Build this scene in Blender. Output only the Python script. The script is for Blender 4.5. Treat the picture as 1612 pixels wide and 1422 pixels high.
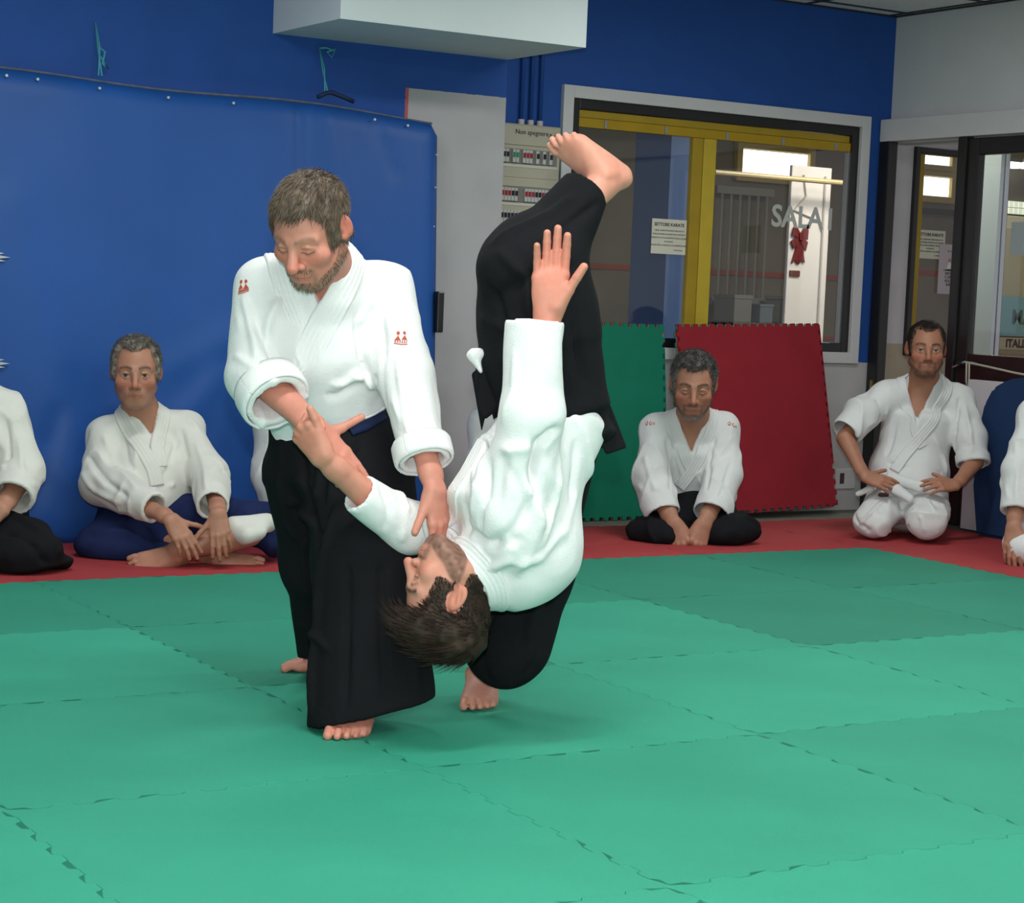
import bpy, bmesh, math, random
import numpy as np
from mathutils import Matrix, Vector
from mathutils.bvhtree import BVHTree

for o in list(bpy.data.objects): bpy.data.objects.remove(o)
SC = bpy.context.scene
COL = SC.collection
rng = np.random.RandomState(7)
random.seed(7)

# ------------------------------------------------------------------ camera
FPX = 3093.6
CAMP = np.array([-1.2104, -7.0106, 1.1319])
def _basis(yaw, pitch, roll):
    f = np.array([math.sin(yaw)*math.cos(pitch), math.cos(yaw)*math.cos(pitch), math.sin(pitch)])
    r = np.array([math.cos(yaw), -math.sin(yaw), 0.0]); u = np.cross(r, f)
    c, s = math.cos(roll), math.sin(roll)
    return c*r+s*u, -s*r+c*u, f
VR, VU, VF = _basis(0.54303, -0.080975, 0.041462)
cam = bpy.data.cameras.new('camera'); camo = bpy.data.objects.new('camera', cam); COL.objects.link(camo)
cam.sensor_fit = 'HORIZONTAL'; cam.sensor_width = 36.0; cam.lens = FPX/1612*36.0
cam.clip_start = 0.05; cam.clip_end = 100
camo.matrix_world = Matrix(((VR[0], VU[0], -VF[0], CAMP[0]), (VR[1], VU[1], -VF[1], CAMP[1]), (VR[2], VU[2], -VF[2], CAMP[2]), (0, 0, 0, 1)))
SC.camera = camo

# ------------------------------------------------------------------ light
W = bpy.data.worlds.new('world'); SC.world = W; W.use_nodes = True
W.node_tree.nodes['Background'].inputs[0].default_value = (1.0, 0.96, 1.0, 1)
W.node_tree.nodes['Background'].inputs[1].default_value = 0.40
def lamp(name, kind, loc, power, size=0.1, color=(1, 1, 1), rot=None, sy=None):
    l = bpy.data.lights.new(name, kind); l.energy = power; l.color = color
    if kind == 'AREA':
        l.size = size
        if sy: l.shape = 'RECTANGLE'; l.size_y = sy
    else: l.shadow_soft_size = size
    o = bpy.data.objects.new(name, l); COL.objects.link(o); o.location = loc
    if rot: o.rotation_euler = rot
    return o
# the photographer's flash, a hand's breadth above the lens
fl = CAMP + VU*0.175 - VF*0.02
lamp('camera_flash', 'POINT', fl, 395, 0.03, (0.97, 0.99, 1.0))
# ceiling fluorescents of the hall (their housings are built with the ceiling)
LAMPS = [(1.2, -0.7), (4.2, -0.7), (0.9, -3.4), (3.9, -3.4), (0.9, -6.1), (3.9, -6.1)]
for (x, y) in LAMPS:
    lamp('ceiling_lamp', 'AREA', (x, y, 2.70), 26, 1.15, (1.0, 0.98, 0.97), None, 0.25)

SC.view_settings.view_transform = 'Standard'; SC.view_settings.look = 'None'
SC.view_settings.gamma = 1.0; SC.view_settings.use_curve_mapping = False
SC.view_settings.exposure = 0.12

# ------------------------------------------------------------------ helpers
def at(x, y, d):
    """point seen at photo pixel (x, y) at distance d along the optical axis"""
    return CAMP + d*(VF + VR*((x-806)/FPX) - VU*((y-711)/FPX))
def dv(x, y, z):
    """direction: right, up, towards the viewer's side"""
    v = VR*x + VU*y - VF*z
    return v/np.linalg.norm(v)
def nrm(v): v = np.asarray(v, float); return v/np.linalg.norm(v)
def frame(F, U):
    """columns right, forward, up"""
    F = nrm(F); U = np.asarray(U, float); U = nrm(U-F*np.dot(U, F)); return np.stack([np.cross(F, U), F, U], 1)

def tag(o, label=None, cat=None, group=None, kind=None):
    if label: o['label'] = label
    if cat: o['category'] = cat
    if group: o['group'] = group
    if kind: o['kind'] = kind
    return o
def empty(name, loc, label, cat, group=None):
    o = bpy.data.objects.new(name, None); COL.objects.link(o); o.location = loc; o.empty_display_size = 0.1
    return tag(o, label, cat, group)
def link(name, me, mat=None, parent=None, loc=None):
    o = bpy.data.objects.new(name, me); COL.objects.link(o)
    if mat is not None and len(me.materials) == 0: me.materials.append(mat)
    if loc is not None: o.location = loc
    if parent is not None:
        o.parent = parent
        if loc is None: o.location = -Vector(parent.location) if parent.parent is None else Vector((0, 0, 0))
    return o

# ---- materials
MATS = {}
def mat(name, color, rough=0.8, spec=0.3, noise=0.0, nscale=30, bump=0.0, bscale=200, metal=0.0, attr=False, objcol=False, emit=None, estr=1.0, sheen=0.0, col2=None, sss=0.0):
    if name in MATS: return MATS[name]
    m = bpy.data.materials.new(name); m.use_nodes = True; nt = m.node_tree; N = nt.nodes; L = nt.links
    b = N['Principled BSDF']; b.inputs['Roughness'].default_value = rough; b.inputs['Specular IOR Level'].default_value = spec
    b.inputs['Metallic'].default_value = metal
    if sheen: b.inputs['Sheen Weight'].default_value = sheen
    c = (*color, 1); b.inputs['Base Color'].default_value = c
    src = None
    if attr:
        a = N.new('ShaderNodeVertexColor'); a.layer_name = 'Col'; src = a.outputs[0]
    elif objcol:
        a = N.new('ShaderNodeObjectInfo'); src = a.outputs['Color']
    tc = N.new('ShaderNodeTexCoord')
    if noise:
        n = N.new('ShaderNodeTexNoise'); n.inputs['Scale'].default_value = nscale; n.inputs['Detail'].default_value = 5
        L.new(tc.outputs['Object'], n.inputs['Vector'])
        r = N.new('ShaderNodeMapRange'); r.inputs[1].default_value = 0.25; r.inputs[2].default_value = 0.75
        r.inputs[3].default_value = 1-noise; r.inputs[4].default_value = 1+noise*0.6; L.new(n.outputs[0], r.inputs[0])
        mx = N.new('ShaderNodeMix'); mx.data_type = 'RGBA'; mx.blend_type = 'MULTIPLY'; mx.inputs[0].default_value = 1
        if src is not None: L.new(src, mx.inputs[6])
        else: mx.inputs[6].default_value = c
        L.new(r.outputs[0], mx.inputs[7]); src = mx.outputs[2]
        if col2:
            m2 = N.new('ShaderNodeMix'); m2.data_type = 'RGBA'; m2.inputs[7].default_value = (*col2, 1)
            r2 = N.new('ShaderNodeMapRange'); r2.inputs[1].default_value = 0.5; r2.inputs[2].default_value = 0.72; L.new(n.outputs[0], r2.inputs[0])
            L.new(r2.outputs[0], m2.inputs[0]); L.new(src, m2.inputs[6]); src = m2.outputs[2]
    if src is not None: L.new(src, b.inputs['Base Color'])
    if bump:
        n = N.new('ShaderNodeTexNoise'); n.inputs['Scale'].default_value = bscale; n.inputs['Detail'].default_value = 3
        L.new(tc.outputs['Object'], n.inputs['Vector'])
        bp = N.new('ShaderNodeBump'); bp.inputs['Strength'].default_value = bump; bp.inputs['Distance'].default_value = 0.004
        L.new(n.outputs[0], bp.inputs['Height']); L.new(bp.outputs[0], b.inputs['Normal'])
    if sss: b.inputs['Subsurface Weight'].default_value = sss; b.inputs['Subsurface Radius'].default_value = (0.01, 0.004, 0.002); b.inputs['Subsurface Scale'].default_value = 0.5
    if emit:
        b.inputs['Emission Color'].default_value = (*emit, 1); b.inputs['Emission Strength'].default_value = estr
    MATS[name] = m
    return m
def glass_mat(name, tint=(1, 1, 1), refl=0.06):
    if name in MATS: return MATS[name]
    m = bpy.data.materials.new(name); m.use_nodes = True; nt = m.node_tree; nt.nodes.clear()
    o = nt.nodes.new('ShaderNodeOutputMaterial'); t = nt.nodes.new('ShaderNodeBsdfTransparent'); g = nt.nodes.new('ShaderNodeBsdfGlossy')
    t.inputs[0].default_value = (*tint, 1); g.inputs['Roughness'].default_value = 0.03
    x = nt.nodes.new('ShaderNodeMixShader'); x.inputs[0].default_value = refl
    nt.links.new(t.outputs[0], x.inputs[1]); nt.links.new(g.outputs[0], x.inputs[2]); nt.links.new(x.outputs[0], o.inputs[0])
    MATS[name] = m
    return m

# ---- plain meshes
def mesh_np(name, v, f, smooth=True, col=None):
    """v (n,3), f: (m,4) or (m,3) int array, or list of such arrays"""
    fs = f if isinstance(f, list) else [f]
    fs = [np.asarray(a, np.int32) for a in fs if len(a)]
    me = bpy.data.meshes.new(name)
    v = np.asarray(v, np.float32)
    me.vertices.add(len(v)); me.vertices.foreach_set('co', v.ravel())
    nl = sum(a.size for a in fs); npoly = sum(len(a) for a in fs)
    me.loops.add(nl); me.polygons.add(npoly)
    me.loops.foreach_set('vertex_index', np.concatenate([a.ravel() for a in fs]))
    tot = np.concatenate([np.full(len(a), a.shape[1], np.int32) for a in fs])
    st = np.concatenate([[0], np.cumsum(tot)[:-1]]).astype(np.int32)
    me.polygons.foreach_set('loop_start', st)
    me.polygons.foreach_set('use_smooth', np.full(npoly, smooth, bool))
    me.update(calc_edges=True)
    if col is not None:
        a = me.color_attributes.new('Col', 'FLOAT_COLOR', 'POINT')
        c = np.ones((len(v), 4), np.float32); c[:, :3] = col
        a.data.foreach_set('color', c.ravel())
    me.validate()
    return me
class MB:
    """collects boxes, bars, tubes and prisms into one mesh"""
    def __init__(s): s.bm = bmesh.new()
    def box(s, lo, hi, bev=0.0, M=None):
        lo, hi = np.minimum(np.asarray(lo, float), hi), np.maximum(np.asarray(lo, float), hi)
        return s._box(np.asarray(lo, float), np.asarray(hi, float), bev, M)
    def _box(s, lo, hi, bev, M):
        b = bmesh.new(); bmesh.ops.create_cube(b, size=1)
        for v in b.verts: v.co = Vector([(lo[i]+hi[i])/2 + v.co[i]*(hi[i]-lo[i]) for i in range(3)])
        if bev: bmesh.ops.bevel(b, geom=b.edges[:], offset=bev, segments=2, affect='EDGES', profile=0.5)
        if M is not None: bmesh.ops.transform(b, matrix=M, verts=b.verts)
        s._join(b); return s
    def _join(s, b):
        me = bpy.data.meshes.new('t'); b.to_mesh(me); b.free(); s.bm.from_mesh(me); bpy.data.meshes.remove(me)
    def tube(s, pts, r, seg=8):
        pts = [np.asarray(p, float) for p in pts]; rs = r if hasattr(r, '__len__') else [r]*len(pts)
        rings = []; t0 = None; up = np.array([0.13, 0.31, 0.94])
        for i, p in enumerate(pts):
            t = nrm(pts[min(i+1, len(pts)-1)]-pts[max(i-1, 0)])
            a = up-t*np.dot(up, t)
            if np.linalg.norm(a) < 0.1: a = np.array([1, 0, 0])-t*t[0]
            a = nrm(a); b = np.cross(t, a); up = a
            rings.append([s.bm.verts.new(p+rs[i]*(math.cos(k*2*math.pi/seg)*a+math.sin(k*2*math.pi/seg)*b)) for k in range(seg)])
        for A, B in zip(rings, rings[1:]):
            for k in range(seg): s.bm.faces.new((A[k], A[(k+1) % seg], B[(k+1) % seg], B[k]))
        s.bm.faces.new(rings[0][::-1]); s.bm.faces.new(rings[-1]); return s
    def prism(s, pts, off):
        """flat polygon pts extruded by vector off"""
        off = Vector(off); a = [s.bm.verts.new(Vector(p)) for p in pts]; b = [s.bm.verts.new(Vector(p)+off) for p in pts]
        s.bm.faces.new(a[::-1]); s.bm.faces.new(b)
        for i in range(len(a)): j = (i+1) % len(a); s.bm.faces.new((a[i], a[j], b[j], b[i]))
        return s
    def mesh(s, name, smooth=False):
        bmesh.ops.recalc_face_normals(s.bm, faces=s.bm.faces[:])
        me = bpy.data.meshes.new(name); s.bm.to_mesh(me); s.bm.free()
        if smooth: me.polygons.foreach_set('use_smooth', np.ones(len(me.polygons), bool))
        return me
    def build(s, name, m, parent=None, smooth=False): return link(name, s.mesh(name, smooth), m, parent)
def box(name, lo, hi, m, parent=None, bev=0.0): return MB().box(lo, hi, bev).build(name, m, parent)
def struct(o): o['kind'] = 'structure'; return o

# ------------------------------------------------------------------ surfaces from distance fields
class Prim:
    def __init__(s, f, lo, hi): s.f = f; s.lo = np.asarray(lo, float); s.hi = np.asarray(hi, float)
def cone(a, b, ra, rb=None):
    a = np.asarray(a, float); b = np.asarray(b, float); rb = ra if rb is None else rb
    ba = b-a; L2 = max(np.dot(ba, ba), 1e-12)
    def f(X, Y, Z):
        px, py, pz = X-a[0], Y-a[1], Z-a[2]
        t = np.clip((px*ba[0]+py*ba[1]+pz*ba[2])/L2, 0, 1)
        return np.sqrt((px-t*ba[0])**2+(py-t*ba[1])**2+(pz-t*ba[2])**2)-(ra+(rb-ra)*t)
    R = np.array([ra, rb])[:, None]; P = np.stack([a, b])
    return Prim(f, (P-R).min(0), (P+R).max(0))
def sph(c, r): return cone(c, np.asarray(c, float)+1e-6, r, r)
def ell(c, r, R=None):
    c = np.asarray(c, float); r = np.asarray(r, float); R = np.eye(3) if R is None else R
    m = r.min()
    def f(X, Y, Z):
        px, py, pz = X-c[0], Y-c[1], Z-c[2]; s = 0; g = 0
        for i in range(3):
            q = (px*R[0, i]+py*R[1, i]+pz*R[2, i])/r[i]; s = s+q*q; g = g+(q/r[i])**2
        k = np.sqrt(s); return k*(k-1)/np.maximum(np.sqrt(g), 1e-6)
    e = np.sqrt(((R*r)**2).sum(1))
    return Prim(f, c-e, c+e)
def econe(a, b, ra, rb, u, cap=None):
    """tapered limb with elliptical section; ra, rb = (along u, across)"""
    a = np.asarray(a, float); b = np.asarray(b, float); ba = b-a; L = np.linalg.norm(ba); w = ba/L
    u = np.asarray(u, float); u = nrm(u-w*np.dot(u, w)); v = np.cross(w, u)
    cap = min(ra+rb) if cap is None else cap
    def f(X, Y, Z):
        px, py, pz = X-a[0], Y-a[1], Z-a[2]
        q = px*w[0]+py*w[1]+pz*w[2]; qc = np.clip(q, 0, L); t = qc/L
        ru = ra[0]+(rb[0]-ra[0])*t; rv = ra[1]+(rb[1]-ra[1])*t
        x = (px*u[0]+py*u[1]+pz*u[2])/ru; y = (px*v[0]+py*v[1]+pz*v[2])/rv; z = (q-qc)/cap
        s = x*x+y*y+z*z; k = np.sqrt(s); g = np.sqrt((x/ru)**2+(y/rv)**2+(z/cap)**2)
        return k*(k-1)/np.maximum(g, 1e-5)
    m = max(ra+rb)+cap*0
    m = max(max(ra), max(rb), cap)
    P = np.stack([a, b]); return Prim(f, P.min(0)-m, P.max(0)+m)
def halfspace(p, n):
    p = np.asarray(p, float); n = nrm(n)
    return Prim(lambda X, Y, Z: (X-p[0])*n[0]+(Y-p[1])*n[1]+(Z-p[2])*n[2], [-9]*3, [9]*3)
def smin(a, b, k):
    if k <= 0: return np.minimum(a, b)
    h = np.maximum(k-np.abs(a-b), 0)/k
    return np.minimum(a, b)-h*h*k*0.25
def uni(k, *ps):
    def f(X, Y, Z):
        d = ps[0].f(X, Y, Z)
        for p in ps[1:]: d = smin(d, p.f(X, Y, Z), k)
        return d
    return Prim(f, np.min([p.lo for p in ps], 0)-k/2, np.max([p.hi for p in ps], 0)+k/2)
def cut(p, *qs, k=0):
    """p without qs"""
    def f(X, Y, Z):
        d = p.f(X, Y, Z)
        for q in qs: d = -smin(-d, q.f(X, Y, Z), k)
        return d
    return Prim(f, p.lo, p.hi)
def keep(p, *qs):
    """part of p inside every q"""
    def f(X, Y, Z):
        d = p.f(X, Y, Z)
        for q in qs: d = np.maximum(d, q.f(X, Y, Z))
        return d
    return Prim(f, p.lo, p.hi)
class Field:
    """ops: list of (op, prim, k) with op '+' or '-'"""
    def __init__(s, ops, h):
        s.h = h; pad = 3*h
        lo = np.min([p.lo for o, p, k in ops if o == '+'], 0)-pad; hi = np.max([p.hi for o, p, k in ops if o == '+'], 0)+pad
        s.lo = lo; n = np.ceil((hi-lo)/h).astype(int)+2; s.n = n
        s.d = np.full(n, 0.25, np.float32)
        ax = [(lo[i]+h*np.arange(n[i])).astype(np.float32) for i in range(3)]
        for o, p, k in ops:
            m = k+2.5*h if o == '+' else k
            i0 = np.clip(np.floor((p.lo-m-lo)/h).astype(int), 0, n); i1 = np.clip(np.ceil((p.hi+m-lo)/h).astype(int)+1, 0, n)
            if (i1 <= i0).any(): continue
            sl = tuple(slice(i0[i], i1[i]) for i in range(3))
            X = ax[0][sl[0]][:, None, None]; Y = ax[1][sl[1]][None, :, None]; Z = ax[2][sl[2]][None, None, :]
            v = p.f(X, Y, Z).astype(np.float32)
            s.d[sl] = smin(s.d[sl], v, k) if o == '+' else -smin(-s.d[sl], v, k)
    def mesh(s):
        d, h, lo = s.d, s.h, s.lo
        S = d < 0
        c = np.zeros(np.array(d.shape)-1, np.int8)
        sl = (slice(0, -1), slice(1, None))
        for i in (0, 1):
            for j in (0, 1):
                for k in (0, 1): c += S[sl[i], sl[j], sl[k]]
        act = (c > 0) & (c < 8)
        I = np.stack(np.nonzero(act), 1); idx = np.full(c.shape, -1, np.int32); idx[act] = np.arange(len(I))
        off = np.array([[i, j, k] for i in (0, 1) for j in (0, 1) for k in (0, 1)])
        val = [d[I[:, 0]+o[0], I[:, 1]+o[1], I[:, 2]+o[2]] for o in off]
        acc = np.zeros((len(I), 3), np.float32); cnt = np.zeros(len(I), np.float32)
        for a in range(8):
            for b in range(a+1, 8):
                df = off[b]-off[a]
                if np.abs(df).sum() != 1: continue
                m = (val[a] < 0) != (val[b] < 0)
                t = np.where(m, val[a]/np.where(m, val[a]-val[b], 1), 0)
                acc += m[:, None]*(off[a][None]+t[:, None]*df[None]); cnt += m
        v = (I+acc/cnt[:, None])*h+lo
        F = []
        for ax in range(3):
            b, e = (ax+1) % 3, (ax+2) % 3
            s0 = [slice(1, -1)]*3; s1 = [slice(1, -1)]*3; s0[ax] = slice(0, -1); s1[ax] = slice(1, None)
            A = S[tuple(s0)]; B = S[tuple(s1)]; ch = A != B
            E = np.stack(np.nonzero(ch), 1); E[:, b] += 1; E[:, e] += 1
            flip = ~A[ch]
            def cell(db, de):
                q = E.copy(); q[:, b] += db; q[:, e] += de; return idx[q[:, 0], q[:, 1], q[:, 2]]
            q = np.stack([cell(-1, -1), cell(0, -1), cell(0, 0), cell(-1, 0)], 1)
            q[flip] = q[flip][:, ::-1]
            F.append(q)
        F = np.concatenate(F); F = F[(F >= 0).all(1)]
        return v, F
    def sample(s, p):
        q = (np.asarray(p)-s.lo)/s.h; i = np.clip(np.floor(q).astype(int), 0, s.n-2); t = np.clip(q-i, 0, 1)
        r = 0
        for a in (0, 1):
            for b in (0, 1):
                for c in (0, 1):
                    w = (t[:, 0] if a else 1-t[:, 0])*(t[:, 1] if b else 1-t[:, 1])*(t[:, 2] if c else 1-t[:, 2])
                    r = r+w*s.d[i[:, 0]+a, i[:, 1]+b, i[:, 2]+c]
        return r
    def grad(s, p, e=None):
        e = e or 1.5*s.h
        g = np.stack([s.sample(p+np.eye(3)[i]*e)-s.sample(p-np.eye(3)[i]*e) for i in range(3)], 1)
        return g/np.maximum(np.linalg.norm(g, axis=1, keepdims=True), 1e-9)
    def project(s, p, off=0.0, it=7):
        p = np.array(p, float)
        for _ in range(it): p -= (np.clip(s.sample(p)-off, -0.03, 0.03)[:, None])*s.grad(p)*0.9
        return p
def normals(v, f):
    n = np.cross(v[f[:, 2]]-v[f[:, 0]], v[f[:, 3]]-v[f[:, 1]])
    out = np.zeros_like(v)
    for i in range(3):
        out[:, i] = sum(np.bincount(f[:, k], n[:, i], len(v)) for k in range(4))
    return out/np.maximum(np.linalg.norm(out, axis=1, keepdims=True), 1e-12)
def smooth(v, f, it=1, lam=0.5):
    e = np.concatenate([f[:, [0, 1]], f[:, [1, 2]], f[:, [2, 3]], f[:, [3, 0]]])
    cnt = np.bincount(e[:, 0], minlength=len(v))+np.bincount(e[:, 1], minlength=len(v))
    for _ in range(it):
        a = np.stack([np.bincount(e[:, 0], v[e[:, 1], i], len(v))+np.bincount(e[:, 1], v[e[:, 0], i], len(v)) for i in range(3)], 1)
        v = v+lam*(a/np.maximum(cnt, 1)[:, None]-v)
    return v
def segdist(v, a, b):
    ba = b-a; t = np.clip(((v-a)@ba)/max(ba@ba, 1e-12), 0, 1)
    return np.linalg.norm(v-a-t[:, None]*ba, axis=1), t
def fold(v, n, folds):
    """folds: (a, b, width, height): soft ridges (or valleys) along a-b"""
    d = np.zeros(len(v))
    for a, b, w, h in folds:
        a = np.asarray(a, float); b = np.asarray(b, float); lo = np.minimum(a, b)-3*w; hi = np.maximum(a, b)+3*w
        m = ((v > lo) & (v < hi)).all(1)
        if not m.any(): continue
        r, t = segdist(v[m], a, b)
        d[m] += h*np.exp(-(r/w)**2)*np.sin(np.pi*np.clip(t*0.9+0.05, 0, 1))**0.5
    return v+n*d[:, None]
def vnoise(p, seed=0):
    """cheap smooth value noise, p (n,3)"""
    i = np.floor(p).astype(np.int64); t = p-i; t = t*t*(3-2*t); r = 0
    for a in (0, 1):
        for b in (0, 1):
            for c in (0, 1):
                h = ((i[:, 0]+a)*73856093 ^ (i[:, 1]+b)*19349663 ^ (i[:, 2]+c)*83492791 ^ (seed*2654435761)) & 0xffff
                h = (h*40503+12345) % 65536
                r = r+(t[:, 0] if a else 1-t[:, 0])*(t[:, 1] if b else 1-t[:, 1])*(t[:, 2] if c else 1-t[:, 2])*(h/65535.0)
    return r
def limb_folds(a, b, r, n, w=0.012, h=0.008, seed=0, slant=0.8, length=0.6, rad=None):
    R = np.random.RandomState(seed); a = np.asarray(a, float); b = np.asarray(b, float); L = np.linalg.norm(b-a); t = (b-a)/L
    u = nrm(np.cross(t, [0.3, 0.5, 0.8])); q = np.cross(t, u); out = []
    for i in range(n):
        ph = R.rand()*2*np.pi; s = R.uniform(-0.05, 0.6); l = min(length*R.uniform(0.4, 1.0), 0.82-s); dp = slant*R.uniform(-1, 1)
        p0 = a+t*L*s+r*(np.cos(ph)*u+np.sin(ph)*q); p1 = a+t*L*(s+l)+r*(np.cos(ph+dp)*u+np.sin(ph+dp)*q)
        out.append((p0, p1, w*R.uniform(0.7, 1.5), h*R.uniform(0.4, 1.2)*(1 if R.rand() < 0.65 else -0.8)))
    return out

# ================================================================== THE HALL
M_blue = mat('wall_blue_paint', (0.012, 0.060, 0.27), 0.65, 0.3, 0.12, 3, 0.15, 60)
M_white = mat('wall_white_paint', (0.56, 0.56, 0.57), 0.8, 0.3, 0.05, 4, 0.15, 80)
M_trim = mat('trim_white', (0.56, 0.55, 0.56), 0.5, 0.4, 0.04, 6)
M_black = mat('frame_black', (0.012, 0.011, 0.012), 0.3, 0.5)
M_yellow = mat('frame_yellow', (0.36, 0.235, 0.012), 0.45, 0.4, 0.12, 8)
M_grout = mat('floor_grey', (0.17, 0.165, 0.14), 0.8, 0.2, 0.15, 12)
M_glass = glass_mat('window_glass', (0.93, 0.95, 0.95), 0.05)

def split_wall_mat(name, upper, lower, zsplit, x0=None, z1=None, patch=None):
    """wall paint whose colour changes at a height (and a rectangular unpainted patch)"""
    m = mat(name, upper, 0.7, 0.3); nt = m.node_tree; N = nt.nodes; L = nt.links; b = N['Principled BSDF']
    tc = N.new('ShaderNodeTexCoord'); sp = N.new('ShaderNodeSeparateXYZ'); L.new(tc.outputs['Object'], sp.inputs[0])
    ns = N.new('ShaderNodeTexNoise'); ns.inputs['Scale'].default_value = 40; L.new(tc.outputs['Object'], ns.inputs['Vector'])
    def gt(sock, val, wob=0.008):
        ma = N.new('ShaderNodeMath'); ma.operation = 'MULTIPLY_ADD'; ma.inputs[1].default_value = wob; L.new(ns.outputs[0], ma.inputs[0]); L.new(sock, ma.inputs[2])
        g = N.new('ShaderNodeMath'); g.operation = 'GREATER_THAN'; g.inputs[1].default_value = val; L.new(ma.outputs[0], g.inputs[0]); return g.outputs[0]
    def mix(f, a, c):
        x = N.new('ShaderNodeMix'); x.data_type = 'RGBA'; L.new(f, x.inputs[0])
        for s, v in ((x.inputs[6], a), (x.inputs[7], c)):
            if isinstance(v, tuple): s.default_value = (*v, 1)
            else: L.new(v, s)
        return x.outputs[2]
    n2 = N.new('ShaderNodeTexNoise'); n2.inputs['Scale'].default_value = 5; n2.inputs['Detail'].default_value = 6; L.new(tc.outputs['Object'], n2.inputs['Vector'])
    col = mix(gt(sp.outputs[2], zsplit), lower, upper)
    if patch:
        inx = gt(sp.outputs[0], x0); inz = gt(sp.outputs[2], z1)
        inv = N.new('ShaderNodeMath'); inv.operation = 'SUBTRACT'; inv.inputs[0].default_value = 1; L.new(inz, inv.inputs[1])
        an = N.new('ShaderNodeMath'); an.operation = 'MULTIPLY'; L.new(inx, an.inputs[0]); L.new(inv.outputs[0], an.inputs[1])
        col = mix(an.outputs[0], col, patch)
        # worn red undercoat along the unpainted edge
        ed = gt(sp.outputs[0], x0-0.012, 0.02); iv = N.new('ShaderNodeMath'); iv.operation = 'SUBTRACT'; L.new(ed, iv.inputs[0]); L.new(inx, iv.inputs[1])
        hz = gt(sp.outputs[2], 1.55); e2 = N.new('ShaderNodeMath'); e2.operation = 'MULTIPLY'; L.new(iv.outputs[0], e2.inputs[0]); L.new(hz, e2.inputs[1])
        e3 = N.new('ShaderNodeMath'); e3.operation = 'MULTIPLY'; L.new(e2.outputs[0], e3.inputs[0]); L.new(inv.outputs[0], e3.inputs[1])
        e3.use_clamp = True
        col = mix(e3.outputs[0], col, (0.45, 0.10, 0.10))
    r = N.new('ShaderNodeMapRange'); r.inputs[1].default_value = 0.3; r.inputs[2].default_value = 0.7; r.inputs[3].default_value = 0.93; r.inputs[4].default_value = 1.04; L.new(n2.outputs[0], r.inputs[0])
    x = N.new('ShaderNodeMix'); x.data_type = 'RGBA'; x.blend_type = 'MULTIPLY'; x.inputs[0].default_value = 1; L.new(col, x.inputs[6]); L.new(r.outputs[0], x.inputs[7])
    L.new(x.outputs[2], b.inputs['Base Color'])
    return m
BLUE = (0.014, 0.070, 0.30)
M_wall_l = split_wall_mat('wall_blue_with_bare_patch', BLUE, BLUE, -1, 3.133, 2.068, (0.40, 0.385, 0.40))
M_wall_r = split_wall_mat('wall_blue_over_grey', BLUE, (0.46, 0.45, 0.45), 0.82)
M_wall_d = split_wall_mat('wall_white_over_tile', (0.55, 0.52, 0.54), (0.40, 0.34, 0.25), 0.93)

ZC = 2.765
floor = struct(box('floor', (-4.5, -8.5, -0.14), (6.33, 1.5, -0.02), M_grout))
# ---- interlocking puzzle mats of one metre, laid as the floor covering
def tooth(t, amp=0.008, n=20):
    """offset of the jigsaw edge at 0..1 along a mat side"""
    pts = []
    for i in range(n):
        a = i/n; w = 1.0/n; s = amp if i % 2 == 0 else -amp
        pts += [(a+w*0.12, s), (a+w*0.88, s)]
    return pts
def mat_outline(inset=0.0):
    e = tooth(0); P = []
    P += [(x, y) for x, y in e]                       # near side, along +x
    P += [(1+y, x) for x, y in e]                     # right side, along +y
    P += [(x, 1+y) for x, y in e[::-1]]               # far side
    P += [(y, x) for x, y in e[::-1]]                 # left side
    P = np.array(P)
    if inset:
        a = np.roll(P, 1, 0); b = np.roll(P, -1, 0)
        d1 = P-a; d2 = b-P; n1 = np.stack([-d1[:, 1], d1[:, 0]], 1); n2 = np.stack([-d2[:, 1], d2[:, 0]], 1)
        n = n1/np.linalg.norm(n1, axis=1, keepdims=True)+n2/np.linalg.norm(n2, axis=1, keepdims=True)
        P = P+inset*n/np.maximum(np.linalg.norm(n, axis=1, keepdims=True), 0.3)
    return P
def mat_mesh(name, thick=0.02):
    o0 = mat_outline(0.0004); o1 = mat_outline(0.0015); n = len(o0)
    v = np.concatenate([np.c_[o0, np.full(n, -thick)], np.c_[o0, np.full(n, -0.0016)], np.c_[o1, np.zeros(n)]])
    bm = bmesh.new(); vs = [bm.verts.new(p) for p in v]
    for k in (0, 1):
        for i in range(n): j = (i+1) % n; bm.faces.new((vs[k*n+i], vs[k*n+j], vs[k*n+n+j], vs[k*n+n+i]))
    bm.faces.new(vs[2*n:]); bm.faces.new(vs[:n][::-1])
    bmesh.ops.triangulate(bm, faces=[f for f in bm.faces if len(f.verts) > 4])
    me = bpy.data.meshes.new(name); bm.to_mesh(me); bm.free(); return me
def foam_mat(name):
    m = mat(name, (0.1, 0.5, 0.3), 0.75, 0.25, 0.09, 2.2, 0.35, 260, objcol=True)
    return m
M_foam = foam_mat('foam_mat_surface')
GREEN = np.array([0.033, 0.315, 0.205]); RED = np.array([0.37, 0.042, 0.047])
mm = mat_mesh('floor_mat'); mm.materials.append(M_foam)
tint = {(3, -1): 0.74, (4, -1): 0.70, (4, -2): 0.80, (2, -1): 0.80, (3, -2): 0.72, (0, -1): 0.80, (1, -1): 0.78, (1, -2): 0.80, (2, -2): 0.98, (2, -3): 1.06, (3, -3): 1.05, (0, -2): 1.06, (0, -3): 0.98, (1, -3): 1.03, (1, -4): 0.95, (2, -4): 0.92, (3, -4): 0.92, (0, -4): 0.98}  # tones of single mats; far rows also darkened to imitate flash fall-off
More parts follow.
